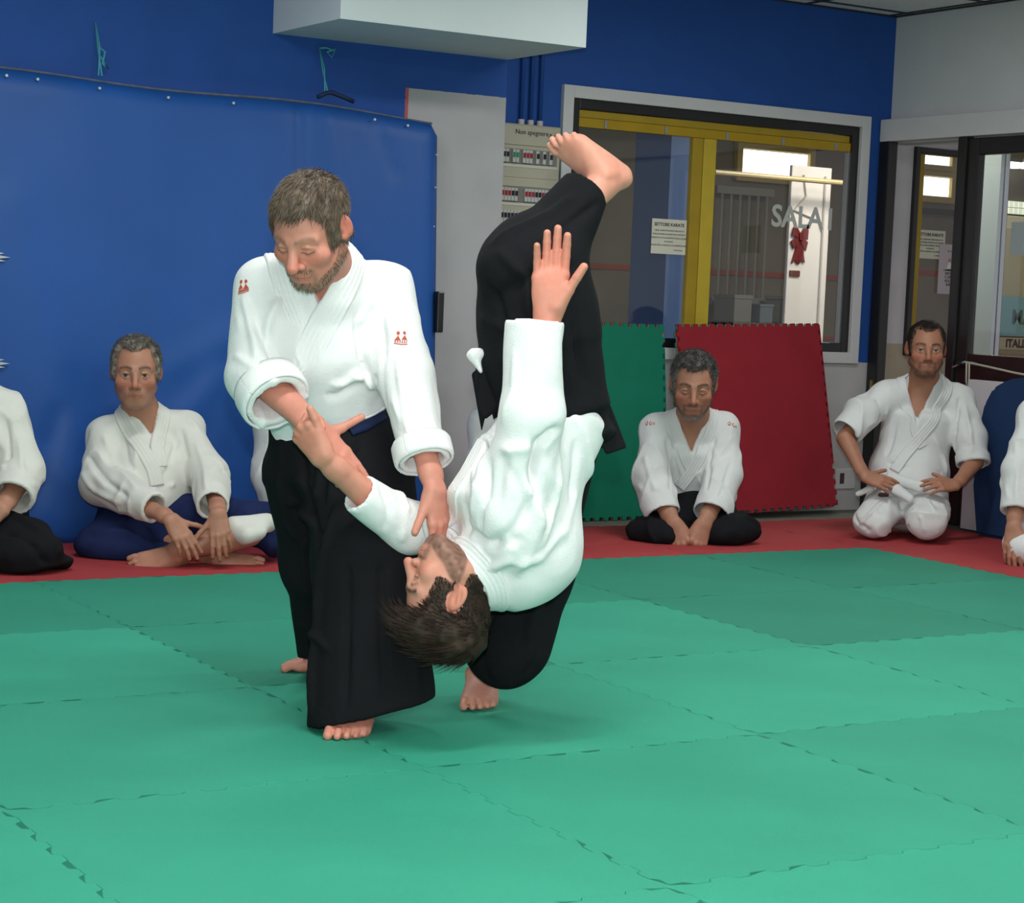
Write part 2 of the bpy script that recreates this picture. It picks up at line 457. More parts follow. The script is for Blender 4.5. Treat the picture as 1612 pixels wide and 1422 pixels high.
for i in range(-4, 6):
    for j in range(-8, 1):
        red = (j == 0 or i == 5)
        if red and i < -1 : continue
        o = bpy.data.objects.new('floor_mat', mm); COL.objects.link(o); o.parent = floor
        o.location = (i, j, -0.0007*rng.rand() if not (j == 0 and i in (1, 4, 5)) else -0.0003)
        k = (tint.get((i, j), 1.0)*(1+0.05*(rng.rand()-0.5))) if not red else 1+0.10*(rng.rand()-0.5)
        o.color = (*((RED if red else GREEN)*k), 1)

# ---- walls
YL, XC, YW, XW = 1.25, 3.66, 1.5, 6.325
struct(box('wall_back', (-4.5, YL, -0.14), (XC, YL+0.25, ZC), M_wall_l))
wr = MB()
wr.box((XC-0.02, YW, -0.14), (4.16, YW+0.1, ZC)).box((6.13, YW, -0.14), (XW+0.02, YW+0.1, ZC)).box((4.16, YW, -0.14), (6.13, YW+0.1, 0.84)).box((4.16, YW, 2.155), (6.13, YW+0.1, ZC))
struct(wr.build('wall_recess', M_wall_r))
wright = MB(); wright.box((XW, -8.5, 2.05), (XW+0.12, YW, ZC)).box((XW, -8.5, -0.14), (XW+0.12, -1.6, 2.05))
struct(wright.build('wall_right', M_white))
struct(box('beam_right', (6.24, -8.5, 2.055), (XW, 1.49, 2.178), M_trim, bev=0.004))
wd = MB()
wd.box((XW+0.12, 1.6, -0.14), (6.60, 1.7, ZC)).box((6.60, 1.6, -0.14), (7.06, 1.7, 0.86)).box((6.60, 1.6, 2.06), (7.06, 1.7, ZC))
struct(wd.build('wall_corridor', M_wall_d))
# soffit hanging over the wall corner, in two painted faces
struct(box('soffit', (2.43, 0.56, 2.245), (XC, YL, ZC), mat('soffit_paint', (0.66, 0.70, 0.72), 0.8, 0.2, 0.03, 4)))

# ---- suspended ceiling: slab, dark grid, tiles
ceil = struct(box('ceiling', (-4.5, -8.5, ZC+0.012), (XW, YW, ZC+0.1), mat('ceiling_slab', (0.05, 0.05, 0.055), 0.8)))
M_tile = mat('ceiling_tile', (0.86, 0.86, 0.84), 0.9, 0.1, 0.05, 25, 0.4, 90)
tm = MB().box((0.006, 0.006, -0.006), (0.594, 0.594, 0.012), 0.002).mesh('ceiling_tile'); tm.materials.append(M_tile)
tb = MB().box((0.006, 0.006, -0.006), (0.594, 0.135, 0.012), 0.002).mesh('ceiling_tile_cut'); tb.materials.append(M_tile)
for i in range(-17, 1):
    for j in range(-16, 1):
        o = bpy.data.objects.new('ceiling_tile', tm if j < 0 else tb); COL.objects.link(o); o.parent = ceil
        o.location = (XW-0.66+0.6*i, YW-0.145+0.6*j if j < 0 else YW-0.145, ZC)
for j in range(-16, 0):
    o = bpy.data.objects.new('ceiling_tile', tm); COL.objects.link(o); o.parent = ceil; o.scale = (0.09, 1, 1)
    o.location = (XW-0.058, YW-0.145+0.6*j, ZC)
M_bar = mat('grid_bar_dark', (0.03, 0.03, 0.032), 0.5)
for i in range(-17, 2): box('grid_bar', (XW-0.66+0.6*i-0.010, -8.5, ZC-0.012), (XW-0.66+0.6*i+0.010, YW, ZC-0.004), M_bar, ceil)
for j in range(-16, 1): box('grid_bar', (-4.5, YW-0.145+0.6*j-0.010, ZC-0.012), (XW, YW-0.145+0.6*j+0.010, ZC-0.004), M_bar, ceil)
box('edge_bar', (XW-0.016, -8.5, ZC-0.014), (XW, YW, ZC+0.011), M_bar, ceil); box('edge_bar', (XC, YW-0.016, ZC-0.014), (XW, YW, ZC+0.011), M_bar, ceil)
box('ceiling_tile', (XW-0.06, YW-0.139, ZC-0.006), (XW-0.016, YW-0.016, ZC+0.011), M_tile, ceil)
for (x, y) in LAMPS:
    t = empty('ceiling_light', (x, y, 2.74), 'flat fluorescent ceiling light panel set in the tile ceiling', 'lamp', 'ceiling lights')
    link('frame', MB().box((-0.62, -0.17, -0.015), (0.62, 0.17, 0.018), 0.004).mesh('frame'), M_trim, t, (0, 0, 0))
    link('diffuser', MB().box((-0.58, -0.13, -0.019), (0.58, 0.13, -0.0155)).mesh('diffuser'), mat('lamp_diffuser', (0.8, 0.8, 0.8), 0.5, emit=(0.95, 1, 0.97), estr=4), t, (0, 0, 0))

# ---- window in the recess: white surround, black frame, yellow sliding sashes, panes
def ring(mb, x0, x1, z0, z1, w, y0, y1, bev=0.003):
    mb.box((x0, y0, z0), (x0+w, y1, z1), bev); mb.box((x1-w, y0, z0), (x1, y1, z1), bev)
    mb.box((x0+w, y0, z0), (x1-w, y1, z0+w), bev); mb.box((x0+w, y0, z1-w), (x1-w, y1, z1), bev); return mb
win = struct(ring(MB(), 4.13, 6.16, 0.81, 2.187, 0.062, 1.472, 1.52).build('window_1', M_trim))
ring(MB(), 4.192, 6.098, 0.872, 2.125, 0.05, 1.495, 1.56).build('window_frame', M_black, win)
MB().box((4.242, 1.515, 2.035), (6.045, 1.545, 2.072), 0.002).build('sash_rail', M_yellow, win)
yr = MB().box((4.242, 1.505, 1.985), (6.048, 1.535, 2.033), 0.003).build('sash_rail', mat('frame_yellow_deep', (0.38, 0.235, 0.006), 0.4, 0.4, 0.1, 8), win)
for x in (4.40, 4.78, 5.18, 5.56, 5.93): MB().box((x, 1.499, 1.988), (x+0.014, 1.505, 2.028), 0.001).build('clip', mat('clip_grey', (0.25, 0.26, 0.3), 0.5), win)
MB().box((4.975, 1.512, 0.922), (5.04, 1.55, 1.985), 0.003).build('sash_stile', M_yellow, win)
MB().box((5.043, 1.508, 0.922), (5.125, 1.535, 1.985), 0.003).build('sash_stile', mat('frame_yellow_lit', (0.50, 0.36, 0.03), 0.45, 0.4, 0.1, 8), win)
MB().box((6.035, 1.51, 0.92), (6.05, 1.54, 1.985), 0.002).build('sash_stile', mat('frame_alu', (0.35, 0.35, 0.35), 0.3, 0.5, metal=0.6), win)
MB().box((4.242, 1.528, 0.922), (4.975, 1.532, 1.985)).build('pane', M_glass, win)
MB().box((5.125, 1.518, 0.922), (6.035, 1.522, 1.985)).build('pane', M_glass, win)

def text_mesh(name, body, size, m, loc, xdir, zdir, parent=None, align='CENTER', bold=0.0, label=None, depth=0.0006):
    cu = bpy.data.curves.new(name, 'FONT'); cu.body = body; cu.size = size; cu.align_x = align; cu.align_y = 'CENTER'; cu.offset = bold; cu.extrude = depth; cu.resolution_u = 3
    o = bpy.data.objects.new(name, cu); COL.objects.link(o)
    dg = bpy.context.evaluated_depsgraph_get(); me = bpy.data.meshes.new_from_object(o.evaluated_get(dg)); bpy.data.objects.remove(o); bpy.data.curves.remove(cu)
    x = nrm(xdir); z = nrm(zdir); y = np.cross(x, z)      # text plane x (reading direction), z (letter up); normal faces -y
    R = np.stack([x, z, np.cross(x, z)], 1)
    co = np.zeros(len(me.vertices)*3, np.float32); me.vertices.foreach_get('co', co); co = co.reshape(-1, 3)
    co = co@R.T+np.asarray(loc); me.vertices.foreach_set('co', co.astype(np.float32).ravel()); me.name = name; me.update()
    me.materials.clear()
    return link(name, me, m, parent)
EX = (1, 0, 0); EZ = (0, 0, 1); EY = (0, 1, 0)
M_ink = mat('ink', (0.03, 0.03, 0.035), 0.8); M_paper = mat('paper', (0.62, 0.60, 0.50), 0.8, 0.2, 0.04, 9)
M_letter = mat('letter_white', (0.50, 0.50, 0.48), 0.7)
def notice(x0, x1, z0, z1, y, label):
    t = empty('notice', ((x0+x1)/2, y, z0), label, 'sign')
    box('sheet', (x0, y-0.0015, z0), (x1, y, z1), M_paper, t)
    w = x1-x0; h = z1-z0; cx = (x0+x1)/2
    text_mesh('heading', 'SETTORE KARATE', w*0.108, M_ink, (cx, y-0.002, z1-h*0.16), EX, EZ, t, bold=0.0005)
    for k, s in enumerate(('I SIGG. GENITORI SONO PREGATI DI', 'NON SOSTARE DAVANTI ALLE VETRATE', 'DURANTE LO SVOLGIMENTO DELLE LEZIONI', 'DI KARATE', 'GRAZIE PER LA GENTILE COLLABORAZIONE')):
        text_mesh('line', s, w*0.052, M_ink, (cx, y-0.002, z1-h*(0.33+0.105*k)), EX, EZ, t)
    text_mesh('line', 'La Direzione', w*0.05, M_ink, (x1-w*0.22, y-0.002, z1-h*0.88), EX, EZ, t)
    return t
notice(4.742, 4.965, 1.365, 1.548, 1.5265, 'printed paper notice taped to the pane beside the yellow sash')
sg = empty('window_lettering', (5.75, 1.516, 1.55), 'large pale lettering reading SALA 1 stuck on the window pane', 'sign')
for ch, x in (('S', 5.56), ('A', 5.65), ('L', 5.745), ('A', 5.83), ('1', 5.935)):
    text_mesh('letter', ch, 0.165, M_letter, (x, 1.5155, 1.60), EX, EZ, sg, bold=0.004)

# ---- room behind the window
Y5 = 5.0
M_dim = mat('next_room_wall', (0.20, 0.17, 0.13), 0.9, 0.1, 0.15, 2)  # dark wall colour stands in for the room's low light
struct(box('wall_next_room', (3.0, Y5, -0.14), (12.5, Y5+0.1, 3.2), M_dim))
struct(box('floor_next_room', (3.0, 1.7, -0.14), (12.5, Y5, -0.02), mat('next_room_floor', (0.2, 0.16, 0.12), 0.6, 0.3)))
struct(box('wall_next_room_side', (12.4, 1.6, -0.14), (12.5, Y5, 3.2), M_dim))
cs = MB().prism([(5.4, 1.75, 2.62), (5.4, Y5, 2.62), (12.4, Y5, 2.62), (12.4, 1.75, 2.62)], (0, 0, 0.05)).prism([(3.0, 1.75, 2.25), (5.4, 1.75, 2.62), (5.4, Y5, 2.62), (3.0, Y5, 2.25)], (0, 0, 0.05))
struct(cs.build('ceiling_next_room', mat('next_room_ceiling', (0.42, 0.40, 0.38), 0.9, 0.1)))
M_sky = mat('daylight_pane', (0.9, 0.9, 0.9), 0.5, emit=(1, 1, 1), estr=1.9)
def day_window(name, x0, x1, z0, z1, y, nx, nz):
    w = struct(ring(MB(), x0-0.05, x1+0.05, z0-0.05, z1+0.05, 0.05, y-0.06, y-0.005).build(name, mat('frame_ochre', (0.45, 0.33, 0.1), 0.5)))
    dx = (x1-x0)/nx; dz = (z1-z0)/nz
    for i in range(nx):
        for k in range(nz):
            box('pane', (x0+i*dx+0.006, y-0.03, z0+k*dz+0.006), (x0+(i+1)*dx-0.006, y-0.02, z0+(k+1)*dz-0.006), M_sky, w)
    return w
day_window('window_3', 7.93, 8.58, 2.09, 2.285, Y5, 4, 1)
day_window('window_4', 8.05, 8.45, 2.40, 2.50, Y5, 3, 1); day_window('window_5', 9.70, 10.06, 2.04, 2.20, Y5, 3, 1); day_window('window_6', 9.70, 10.05, 2.29, 2.37, Y5, 3, 1)
M_redline = mat('stripe_red', (0.32, 0.05, 0.025), 0.7)
struct(box('trim_1', (3.0, Y5-0.012, 1.325), (9.2, Y5, 1.365), M_redline)); struct(box('trim_3', (9.2, Y5-0.012, 1.405), (12.4, Y5, 1.445), M_redline))
struct(box('trim_2', (3.0, Y5-0.012, 0.86), (12.4, Y5, 0.885), M_redline))
# white door pillar with a bow
pil = struct(MB().box((7.215, 3.46, -0.02), (7.56, 3.49, 2.06), 0.006).build('door_2', mat('pillar_white', (0.82, 0.76, 0.74), 0.6, 0.3, 0.04, 5)))
MB().tube([(7.50, 3.452, 0.2), (7.50, 3.452, 2.0)], 0.008).build('cable', mat('cable_pale', (0.55, 0.5, 0.48), 0.6), pil)
MB().tube([(7.31, 3.452, 2.0), (7.34, 3.452, 1.86), (7.24, 3.452, 1.76), (7.46, 3.452, 1.70), (7.50, 3.452, 1.62)], 0.006).build('cable', MATS['cable_pale'], pil)
bow = empty('ribbon_bow', (7.35, 3.44, 1.40), 'dark red ribbon bow with two tails on white door pillar', 'bow')
M_bow = mat('ribbon_red', (0.16, 0.012, 0.015), 0.5, 0.4, 0.3, 30)
def flat(pts, y0, th=0.012, dx=0.0): return MB().prism([(x+dx, y0, z) for x, z in pts], (0, th, 0))
flat([(7.302, 1.60), (7.260, 1.665), (7.240, 1.64), (7.228, 1.595), (7.285, 1.575)], 3.44).build('loop', M_bow, bow)
flat([(7.302, 1.60), (7.350, 1.67), (7.368, 1.63), (7.365, 1.565), (7.320, 1.575)], 3.44).build('loop', M_bow, bow)
flat([(7.290, 1.59), (7.225, 1.55), (7.250, 1.50), (7.310, 1.555)], 3.442).build('loop', M_bow, bow)
flat([(7.310, 1.59), (7.370, 1.55), (7.355, 1.49), (7.295, 1.555)], 3.442).build('loop', M_bow, bow)
flat([(7.290, 1.56), (7.305, 1.56), (7.295, 1.40), (7.270, 1.425), (7.240, 1.40)], 3.446).build('tail', M_bow, bow)
flat([(7.300, 1.56), (7.320, 1.56), (7.355, 1.41), (7.325, 1.425), (7.300, 1.395)], 3.446).build('tail', M_bow, bow)
flat([(7.285, 1.605), (7.320, 1.605), (7.315, 1.56), (7.290, 1.56)], 3.432, 0.02).build('knot', M_bow, bow)
tag(box('door_plate', (7.235, 3.45, 1.315), (7.32, 3.46, 1.355), mat('plate_brown', (0.14, 0.05, 0.04), 0.5)), 'small brown plate under the ribbon bow', 'plate')
struct(box('pillar_blue', (6.10, 3.3, -0.02), (6.42, 3.7, 2.5), mat('pillar_blue_lit', (0.10, 0.17, 0.38), 0.6, 0.3, 0.1, 3)))  # blue light on the column is put into its base colour
hb = tag(MB().tube([(6.45, 3.3, 1.955), (8.2, 3.3, 1.955)], 0.018, 10).build('ceiling_rail', mat('rail_ochre', (0.55, 0.42, 0.2), 0.35, 0.5)), 'ochre horizontal rail across the room behind the window', 'rail')
# wall bars and shelving dimly seen behind the glass
wb = empty('wall_bars', (7.0, 4.9, 0), 'dim grey wall bars with vertical rods in the room behind', 'rack')
M_dimgrey = mat('dim_grey', (0.24, 0.23, 0.20), 0.7, 0.2, 0.1, 4)
for k in range(6): MB().tube([(7.72+0.085*k, 4.9, 1.15), (7.72+0.085*k, 4.9, 1.95)], 0.011, 6).build('rod', M_dimgrey, wb)
MB().box((7.66, 4.88, 1.93), (8.2, 4.95, 1.99), 0.004).build('rail', M_dimgrey, wb); MB().box((7.66, 4.88, 1.10), (8.2, 4.95, 1.16), 0.004).build('rail', M_dimgrey, wb)
sh = empty('shelf_unit', (7.4, 4.6, 0), 'low grey shelf unit under the wall bars', 'shelf')
for z in (0.55, 0.95): MB().box((7.55, 4.5, z), (8.35, 4.9, z+0.03), 0.003).build('shelf_board', M_dimgrey, sh)
for x in (7.55, 8.32): MB().box((x, 4.5, -0.02), (x+0.03, 4.9, 0.98), 0.003).build('side', M_dimgrey, sh)
for k, (x, w, h, c) in enumerate(((7.62, 0.16, 0.2, (0.30, 0.29, 0.26)), (7.86, 0.12, 0.14, (0.22, 0.25, 0.28)), (8.1, 0.15, 0.21, (0.33, 0.32, 0.30)))):
    bx = empty('storage_box', (x+w/2, 4.6, 0.98), ('tall pale storage box at the end of the shelf', 'small bluish storage box in the middle of shelf', 'wide pale storage box at the far shelf end')[k], 'box')
    MB().box((x, 4.55, 0.98), (x+w, 4.8, 0.98+h*0.85), 0.005).build('body', mat('box%d' % k, c, 0.7), bx); MB().box((x-0.006, 4.544, 0.98+h*0.85), (x+w+0.006, 4.806, 0.98+h), 0.004).build('lid', MATS['box%d' % k], bx)
lamp('next_room_lamp', 'AREA', (7.6, 2.6, 2.55), 36, 1.6, (1.0, 0.93, 0.80), None, 0.4)

# ---- electrical panel in the recess
M_beige = mat('panel_beige', (0.40, 0.37, 0.29), 0.55, 0.4, 0.06, 9); M_beige2 = mat('panel_beige_light', (0.52, 0.50, 0.43), 0.45, 0.4)
ep = empty('electrical_panel', (3.88, 1.5, 1.05), 'beige electrical panel with rows of breakers and handwritten note', 'fuse box')
MB().box((3.68, 1.44, 1.05), (4.10, 1.498, 1.965), 0.006).build('body', M_beige, ep)
for z0, z1 in ((1.86, 1.958), (1.70, 1.755), (1.655, 1.70), (1.53, 1.575), (1.44, 1.485), (1.30, 1.40), (1.10, 1.28)):
    MB().box((3.69, 1.432, z0), (4.09, 1.445, z1), 0.003).build('cover_strip', M_beige, ep)
bk = MB().box((-0.0085, -0.012, -0.032), (0.0085, 0, 0.032), 0.001).mesh('breaker'); bk.materials.append(mat('breaker_white', (0.45, 0.45, 0.44), 0.5))
sw = {n: MB().box((-0.006, -0.02, -0.012), (0.006, -0.011, 0.012), 0.001).mesh('switch') for n in 'krg'}
for n, c in (('k', (0.015, 0.015, 0.02)), ('r', (0.32, 0.02, 0.03)), ('g', (0.03, 0.28, 0.13))): sw[n].materials.append(mat('switch_'+n, c, 0.4))
for z, seq in ((1.805, 'kkkk.gg.rrr.k.k.k'), (1.635-0.02, 'k.rrrkk..rrrkkrkkk'), (1.497+0.008, 'kkkkkkkk.kkkk.kkk')):
    MB().box((3.70, 1.434, z-0.036), (4.08, 1.446, z+0.036), 0.002).build('breaker_rail', mat('rail_dark', (0.18, 0.17, 0.15), 0.6), ep)
    MB().box((3.70, 1.428, z-0.055), (4.08, 1.44, z-0.040), 0.002).build('label_strip', M_beige2, ep)
    for i, ch in enumerate(seq):
        if ch == '.': continue
        b = link('breaker', bk, None, ep); b.location = Vector((3.725+0.0195*i, 1.434, z))-Vector(ep.location)
        s = link('switch', sw[ch], None, b, (0, 0, 0.006))
text_mesh('handwriting', 'Non spegnere', 0.034, M_ink, (3.925, 1.4305, 1.925), EX, EZ, ep); text_mesh('handwriting', 'A.C.', 0.036, M_ink, (4.055, 1.4305, 1.915), EX, EZ, ep)
box('underline', (4.02, 1.4305, 1.886), (4.09, 1.432, 1.889), M_ink, ep)
for k, x in enumerate((3.89, 3.945, 4.0)):
    c = tag(MB().tube([(x, 1.485, 1.99), (x, 1.485, ZC)], 0.011, 10).build('conduit_pipe', M_blue, smooth=True), 'thin blue painted conduit pipe above the electrical panel', 'pipe', 'conduit pipes over the panel')
    tag(MB().tube([(x, 1.485, 1.962), (x, 1.485, 1.992)], 0.016, 10).build('conduit_gland', mat('gland_white', (0.5, 0.46, 0.45), 0.5)), 'pale cable gland where conduit meets the panel top', 'fitting', 'glands on the panel')
# socket low on the wall
so = empty('wall_socket', (6.12, 1.5, 0.14), 'white wall socket plate low beside the red leaning mat', 'socket')
MB().box((6.055, 1.488, 0.10), (6.20, 1.5, 0.215), 0.004).build('plate', M_trim, so); MB().box((6.085, 1.484, 0.13), (6.115, 1.489, 0.19), 0.002).build('switch', mat('switch_dark', (0.06, 0.04, 0.04), 0.4), so)

# ---- doorway, glazed door and corridor on the right
dr = struct(MB().box((6.235, 1.40, -0.02), (6.30, 1.485, 2.055), 0.006).box((6.235, 0.80, -0.02), (6.30, 0.86, 2.055), 0.006).build('door_1', M_black))
box('latch', (6.229, 1.43, 0.66), (6.236, 1.445, 0.72), mat('brass', (0.5, 0.35, 0.1), 0.3, metal=0.9), dr)
M_wood = mat('door_dark_wood', (0.022, 0.009, 0.011), 0.35, 0.5, 0.3, 6)
gd = struct(MB().box((6.255, 0.72, -0.02), (6.305, 0.80, 2.045), 0.006).box((6.255, -0.35, 1.955), (6.305, 0.72, 2.045), 0.006).box((6.255, -0.43, -0.02), (6.305, -0.35, 2.045), 0.006).build('door_3', M_black))
MB().box((6.262, -0.35, -0.01), (6.298, 0.72, 0.905), 0.004).build('lower_panel', M_wood, gd)
MB().box((6.278, -0.35, 0.905), (6.282, 0.72, 1.955)).build('pane', M_glass, gd)
hd = MB().tube([(6.255, 0.735, 0.855), (6.215, 0.735, 0.855)], 0.012).tube([(6.215, 0.745, 0.855), (6.215, 0.60, 0.852)], 0.011).build('door_handle', mat('handle_dark', (0.03, 0.03, 0.035), 0.3, 0.5), gd, smooth=True)
struct(MB().box((6.30, -1.6, -0.02), (6.36, -0.43, 2.05), 0.004).build('wall_right_panel', M_white))
cd = tag(MB().tube([at(1490, 583, 10.6), (6.205, 0.68, 0.862), (6.2, 0.50, 0.845), (6.19, 0.30, 0.825), (6.16, 0.0, 0.805), (6.14, -0.4, 0.79)], 0.006, 6).tube([(6.2, 0.66, 0.86), (6.20, 0.655, 0.76), (6.20, 0.64, 0.70), (6.20, 0.635, 0.78), (6.2, 0.64, 0.86)], 0.005, 6).build('tied_cord', mat('cord_cream', (0.45, 0.41, 0.33), 0.8), smooth=True), 'cream cord tied to the handle of the dark glazed door', 'cord')
# window in the corridor wall
w2 = struct(ring(MB(), 6.60, 7.06, 0.86, 2.06, 0.035, 1.575, 1.64).build('window_2', M_black))
MB().box((6.637, 1.60, 0.897), (6.69, 1.635, 2.023), 0.003).build('sash_stile', M_yellow, w2)
MB().box((6.69, 1.615, 0.897), (7.025, 1.62, 2.023)).build('pane', M_glass, w2)
notice(6.665, 6.89, 1.425, 1.59, 1.612, 'printed notice on the corridor window, half covered by a poster')
ps = empty('poster', (6.92, 1.60, 1.22), 'pale lilac poster with a seated figure on the corridor window', 'poster')
M_lil = mat('poster_lilac', (0.50, 0.43, 0.46), 0.7, 0.2, 0.04, 9)
box('sheet', (6.845, 1.602, 1.225), (7.07, 1.604, 1.515), M_lil, ps)
flat([(6.875, 1.362), (6.985, 1.358), (6.975, 1.372), (6.945, 1.376), (6.925, 1.372)], 1.600, 0.002).build('figure_print', M_ink, ps)
flat([(6.905, 1.372), (6.945, 1.37), (6.94, 1.40), (6.925, 1.415), (6.912, 1.395)], 1.5995, 0.002).build('figure_print', mat('print_white', (0.7, 0.7, 0.7), 0.7), ps)
flat([(6.918, 1.412), (6.935, 1.412), (6.933, 1.432), (6.92, 1.432)], 1.5995, 0.002).build('figure_print', mat('print_skin', (0.5, 0.2, 0.12), 0.7), ps)
for k, s in enumerate(('AIKIDO', 'CORSO', 'ADULTI', 'INFO')): text_mesh('line', s, 0.024, M_ink, (6.935, 1.601, 1.345-0.022*k), EX, EZ, ps)
text_mesh('line', 'A. S. D.', 0.018, M_bow, (6.935, 1.601, 1.475), EX, EZ, ps)
# what shows through the glazed door: end post, pale and steel posts, a cream door, posters, far lights
struct(box('floor_corridor', (XW+0.12, -2.5, -0.14), (12.5, 1.7, -0.02), MATS['next_room_floor']))
struct(box('ceiling_corridor', (XW+0.12, -2.5, 2.62), (12.5, 1.75, 2.67), mat('corridor_ceiling', (0.10, 0.10, 0.09), 0.8)))
struct(MB().box((7.06, 1.58, -0.02), (7.12, 1.70, 2.62), 0.004).build('post_dark', M_black))
struct(MB().box((8.07, 2.56, -0.02), (8.24, 2.66, 2.62), 0.004).build('post_pale', mat('post_paint', (0.42, 0.46, 0.47), 0.5, 0.4)))
st = struct(MB().box((8.245, 2.57, -0.02), (8.285, 2.62, 2.62), 0.008).build('post_steel', mat('steel', (0.55, 0.58, 0.62), 0.2, 0.5, metal=0.9)))
MB().box((8.295, 2.57, -0.02), (8.335, 2.62, 2.62), 0.008).build('jamb', MATS['steel'], st)
d4 = struct(MB().box((8.375, 2.66, -0.02), (8.95, 2.70, 1.78), 0.004).build('door_4', mat('door_cream', (0.42, 0.37, 0.26), 0.6, 0.3, 0.05, 5)))
for x in (8.40, 8.66): MB().box((x, 2.648, 0.95), (x+0.2, 2.662, 1.70), 0.004).build('panel', mat('door_cream_dark', (0.33, 0.28, 0.19), 0.6), d4)
cl = empty('corridor_window', (10.6, 4.96, 1.95), 'bright meshed window strip seen far behind the glazed door', 'window')
M_cday = mat('corridor_daylight', (0.8, 0.8, 0.7), 0.5, emit=(0.85, 0.9, 0.68), estr=0.7)
for k in range(13):
    for z in (1.95, 2.005): box('pane', (10.28+0.055*k, 4.955, z), (10.28+0.055*k+0.049, 4.97, z+0.049), M_cday, cl)
struct(box('beam_next_room', (9.2, 4.90, 1.90), (12.4, 5.0, 1.94), mat('beam_dark', (0.03, 0.03, 0.03), 0.6)))
for k, (x0, x1, z) in enumerate(((10.30, 10.66, 2.33), (10.72, 10.9, 2.335))):
    tl = empty('tube_light', (x0, 4.8, z), ('longer bright tube light above the meshed window', 'shorter bright tube light above the meshed window')[k], 'lamp')
    MB().box((x0, 4.80, z-0.02), (x1, 4.86, z+0.03), 0.004).build('tube', mat('tube_glow', (1, 1, 1), 0.5, emit=(1, 1, 0.9), estr=2.5), tl); MB().box((x0-0.02, 4.79, z+0.03), (x1+0.02, 4.87, z+0.06), 0.003).build('housing', M_trim, tl)
pn = empty('wall_poster', (8.45, 2.6, 1.0), 'blue poster with large letters behind the glazed door', 'poster')
box('sheet', (8.345, 2.60, 0.975), (8.95, 2.605, 1.24), mat('poster_blue', (0.15, 0.27, 0.31), 0.6), pn)
text_mesh('lettering', 'MAX', 0.13, mat('poster_ink', (0.05, 0.09, 0.11), 0.7), (8.60, 2.598, 1.10), EX, EZ, pn, bold=0.004)
sn = empty('wall_sign', (8.45, 2.6, 0.88), 'cream sign reading ITALIA under the blue poster', 'sign')
box('board', (8.345, 2.595, 0.885), (8.95, 2.60, 0.965), mat('sign_cream', (0.34, 0.30, 0.22), 0.6), sn)
text_mesh('lettering', 'ITALIA ST', 0.075, M_ink, (8.57, 2.592, 0.925), EX, EZ, sn, bold=0.002)
tag(box('paper_sheet', (6.274, 0.30, 1.43), (6.276, 0.47, 1.60), mat('sheet_grey', (0.30, 0.34, 0.34), 0.7)), 'blank grey sheet taped to the glazed door pane', 'paper')
lamp('corridor_lamp', 'AREA', (7.9, 1.6, 2.6), 22, 0.9, (0.95, 1, 0.85), None, 0.3)

# ---- white board and dark blue pad standing at the right
wbp = tag(MB().box((6.14, -0.40, -0.01), (6.18, 0.575, 0.775), 0.004).build('white_panel', mat('panel_white', (0.60, 0.57, 0.61), 0.6, 0.3, 0.04, 5)), 'pale board standing against the door, behind the blue pad', 'board')
def pad_profile():
    P = [(0.255, 0.0), (0.28, 0.25), (0.272, 0.5), (0.255, 0.66), (0.20, 0.75), (0.10, 0.80), (0.0, 0.815), (-0.12, 0.81), (-0.24, 0.77), (-0.33, 0.70), (-0.37, 0.6), (-0.38, 0.3), (-0.37, 0.0)]
    return P
bm_ = MB().prism([(5.93, y, z) for y, z in pad_profile()], (0.13, 0, 0))
bmesh.ops.bevel(bm_.bm, geom=bm_.bm.edges[:], offset=0.018, segments=2, affect='EDGES')
tag(bm_.build('crash_pad', mat('pad_navy', (0.013, 0.035, 0.10), 0.8, 0.2, 0.15, 5, 0.3, 120), smooth=False), 'dark navy padded block with rounded top before the pale board', 'pad')

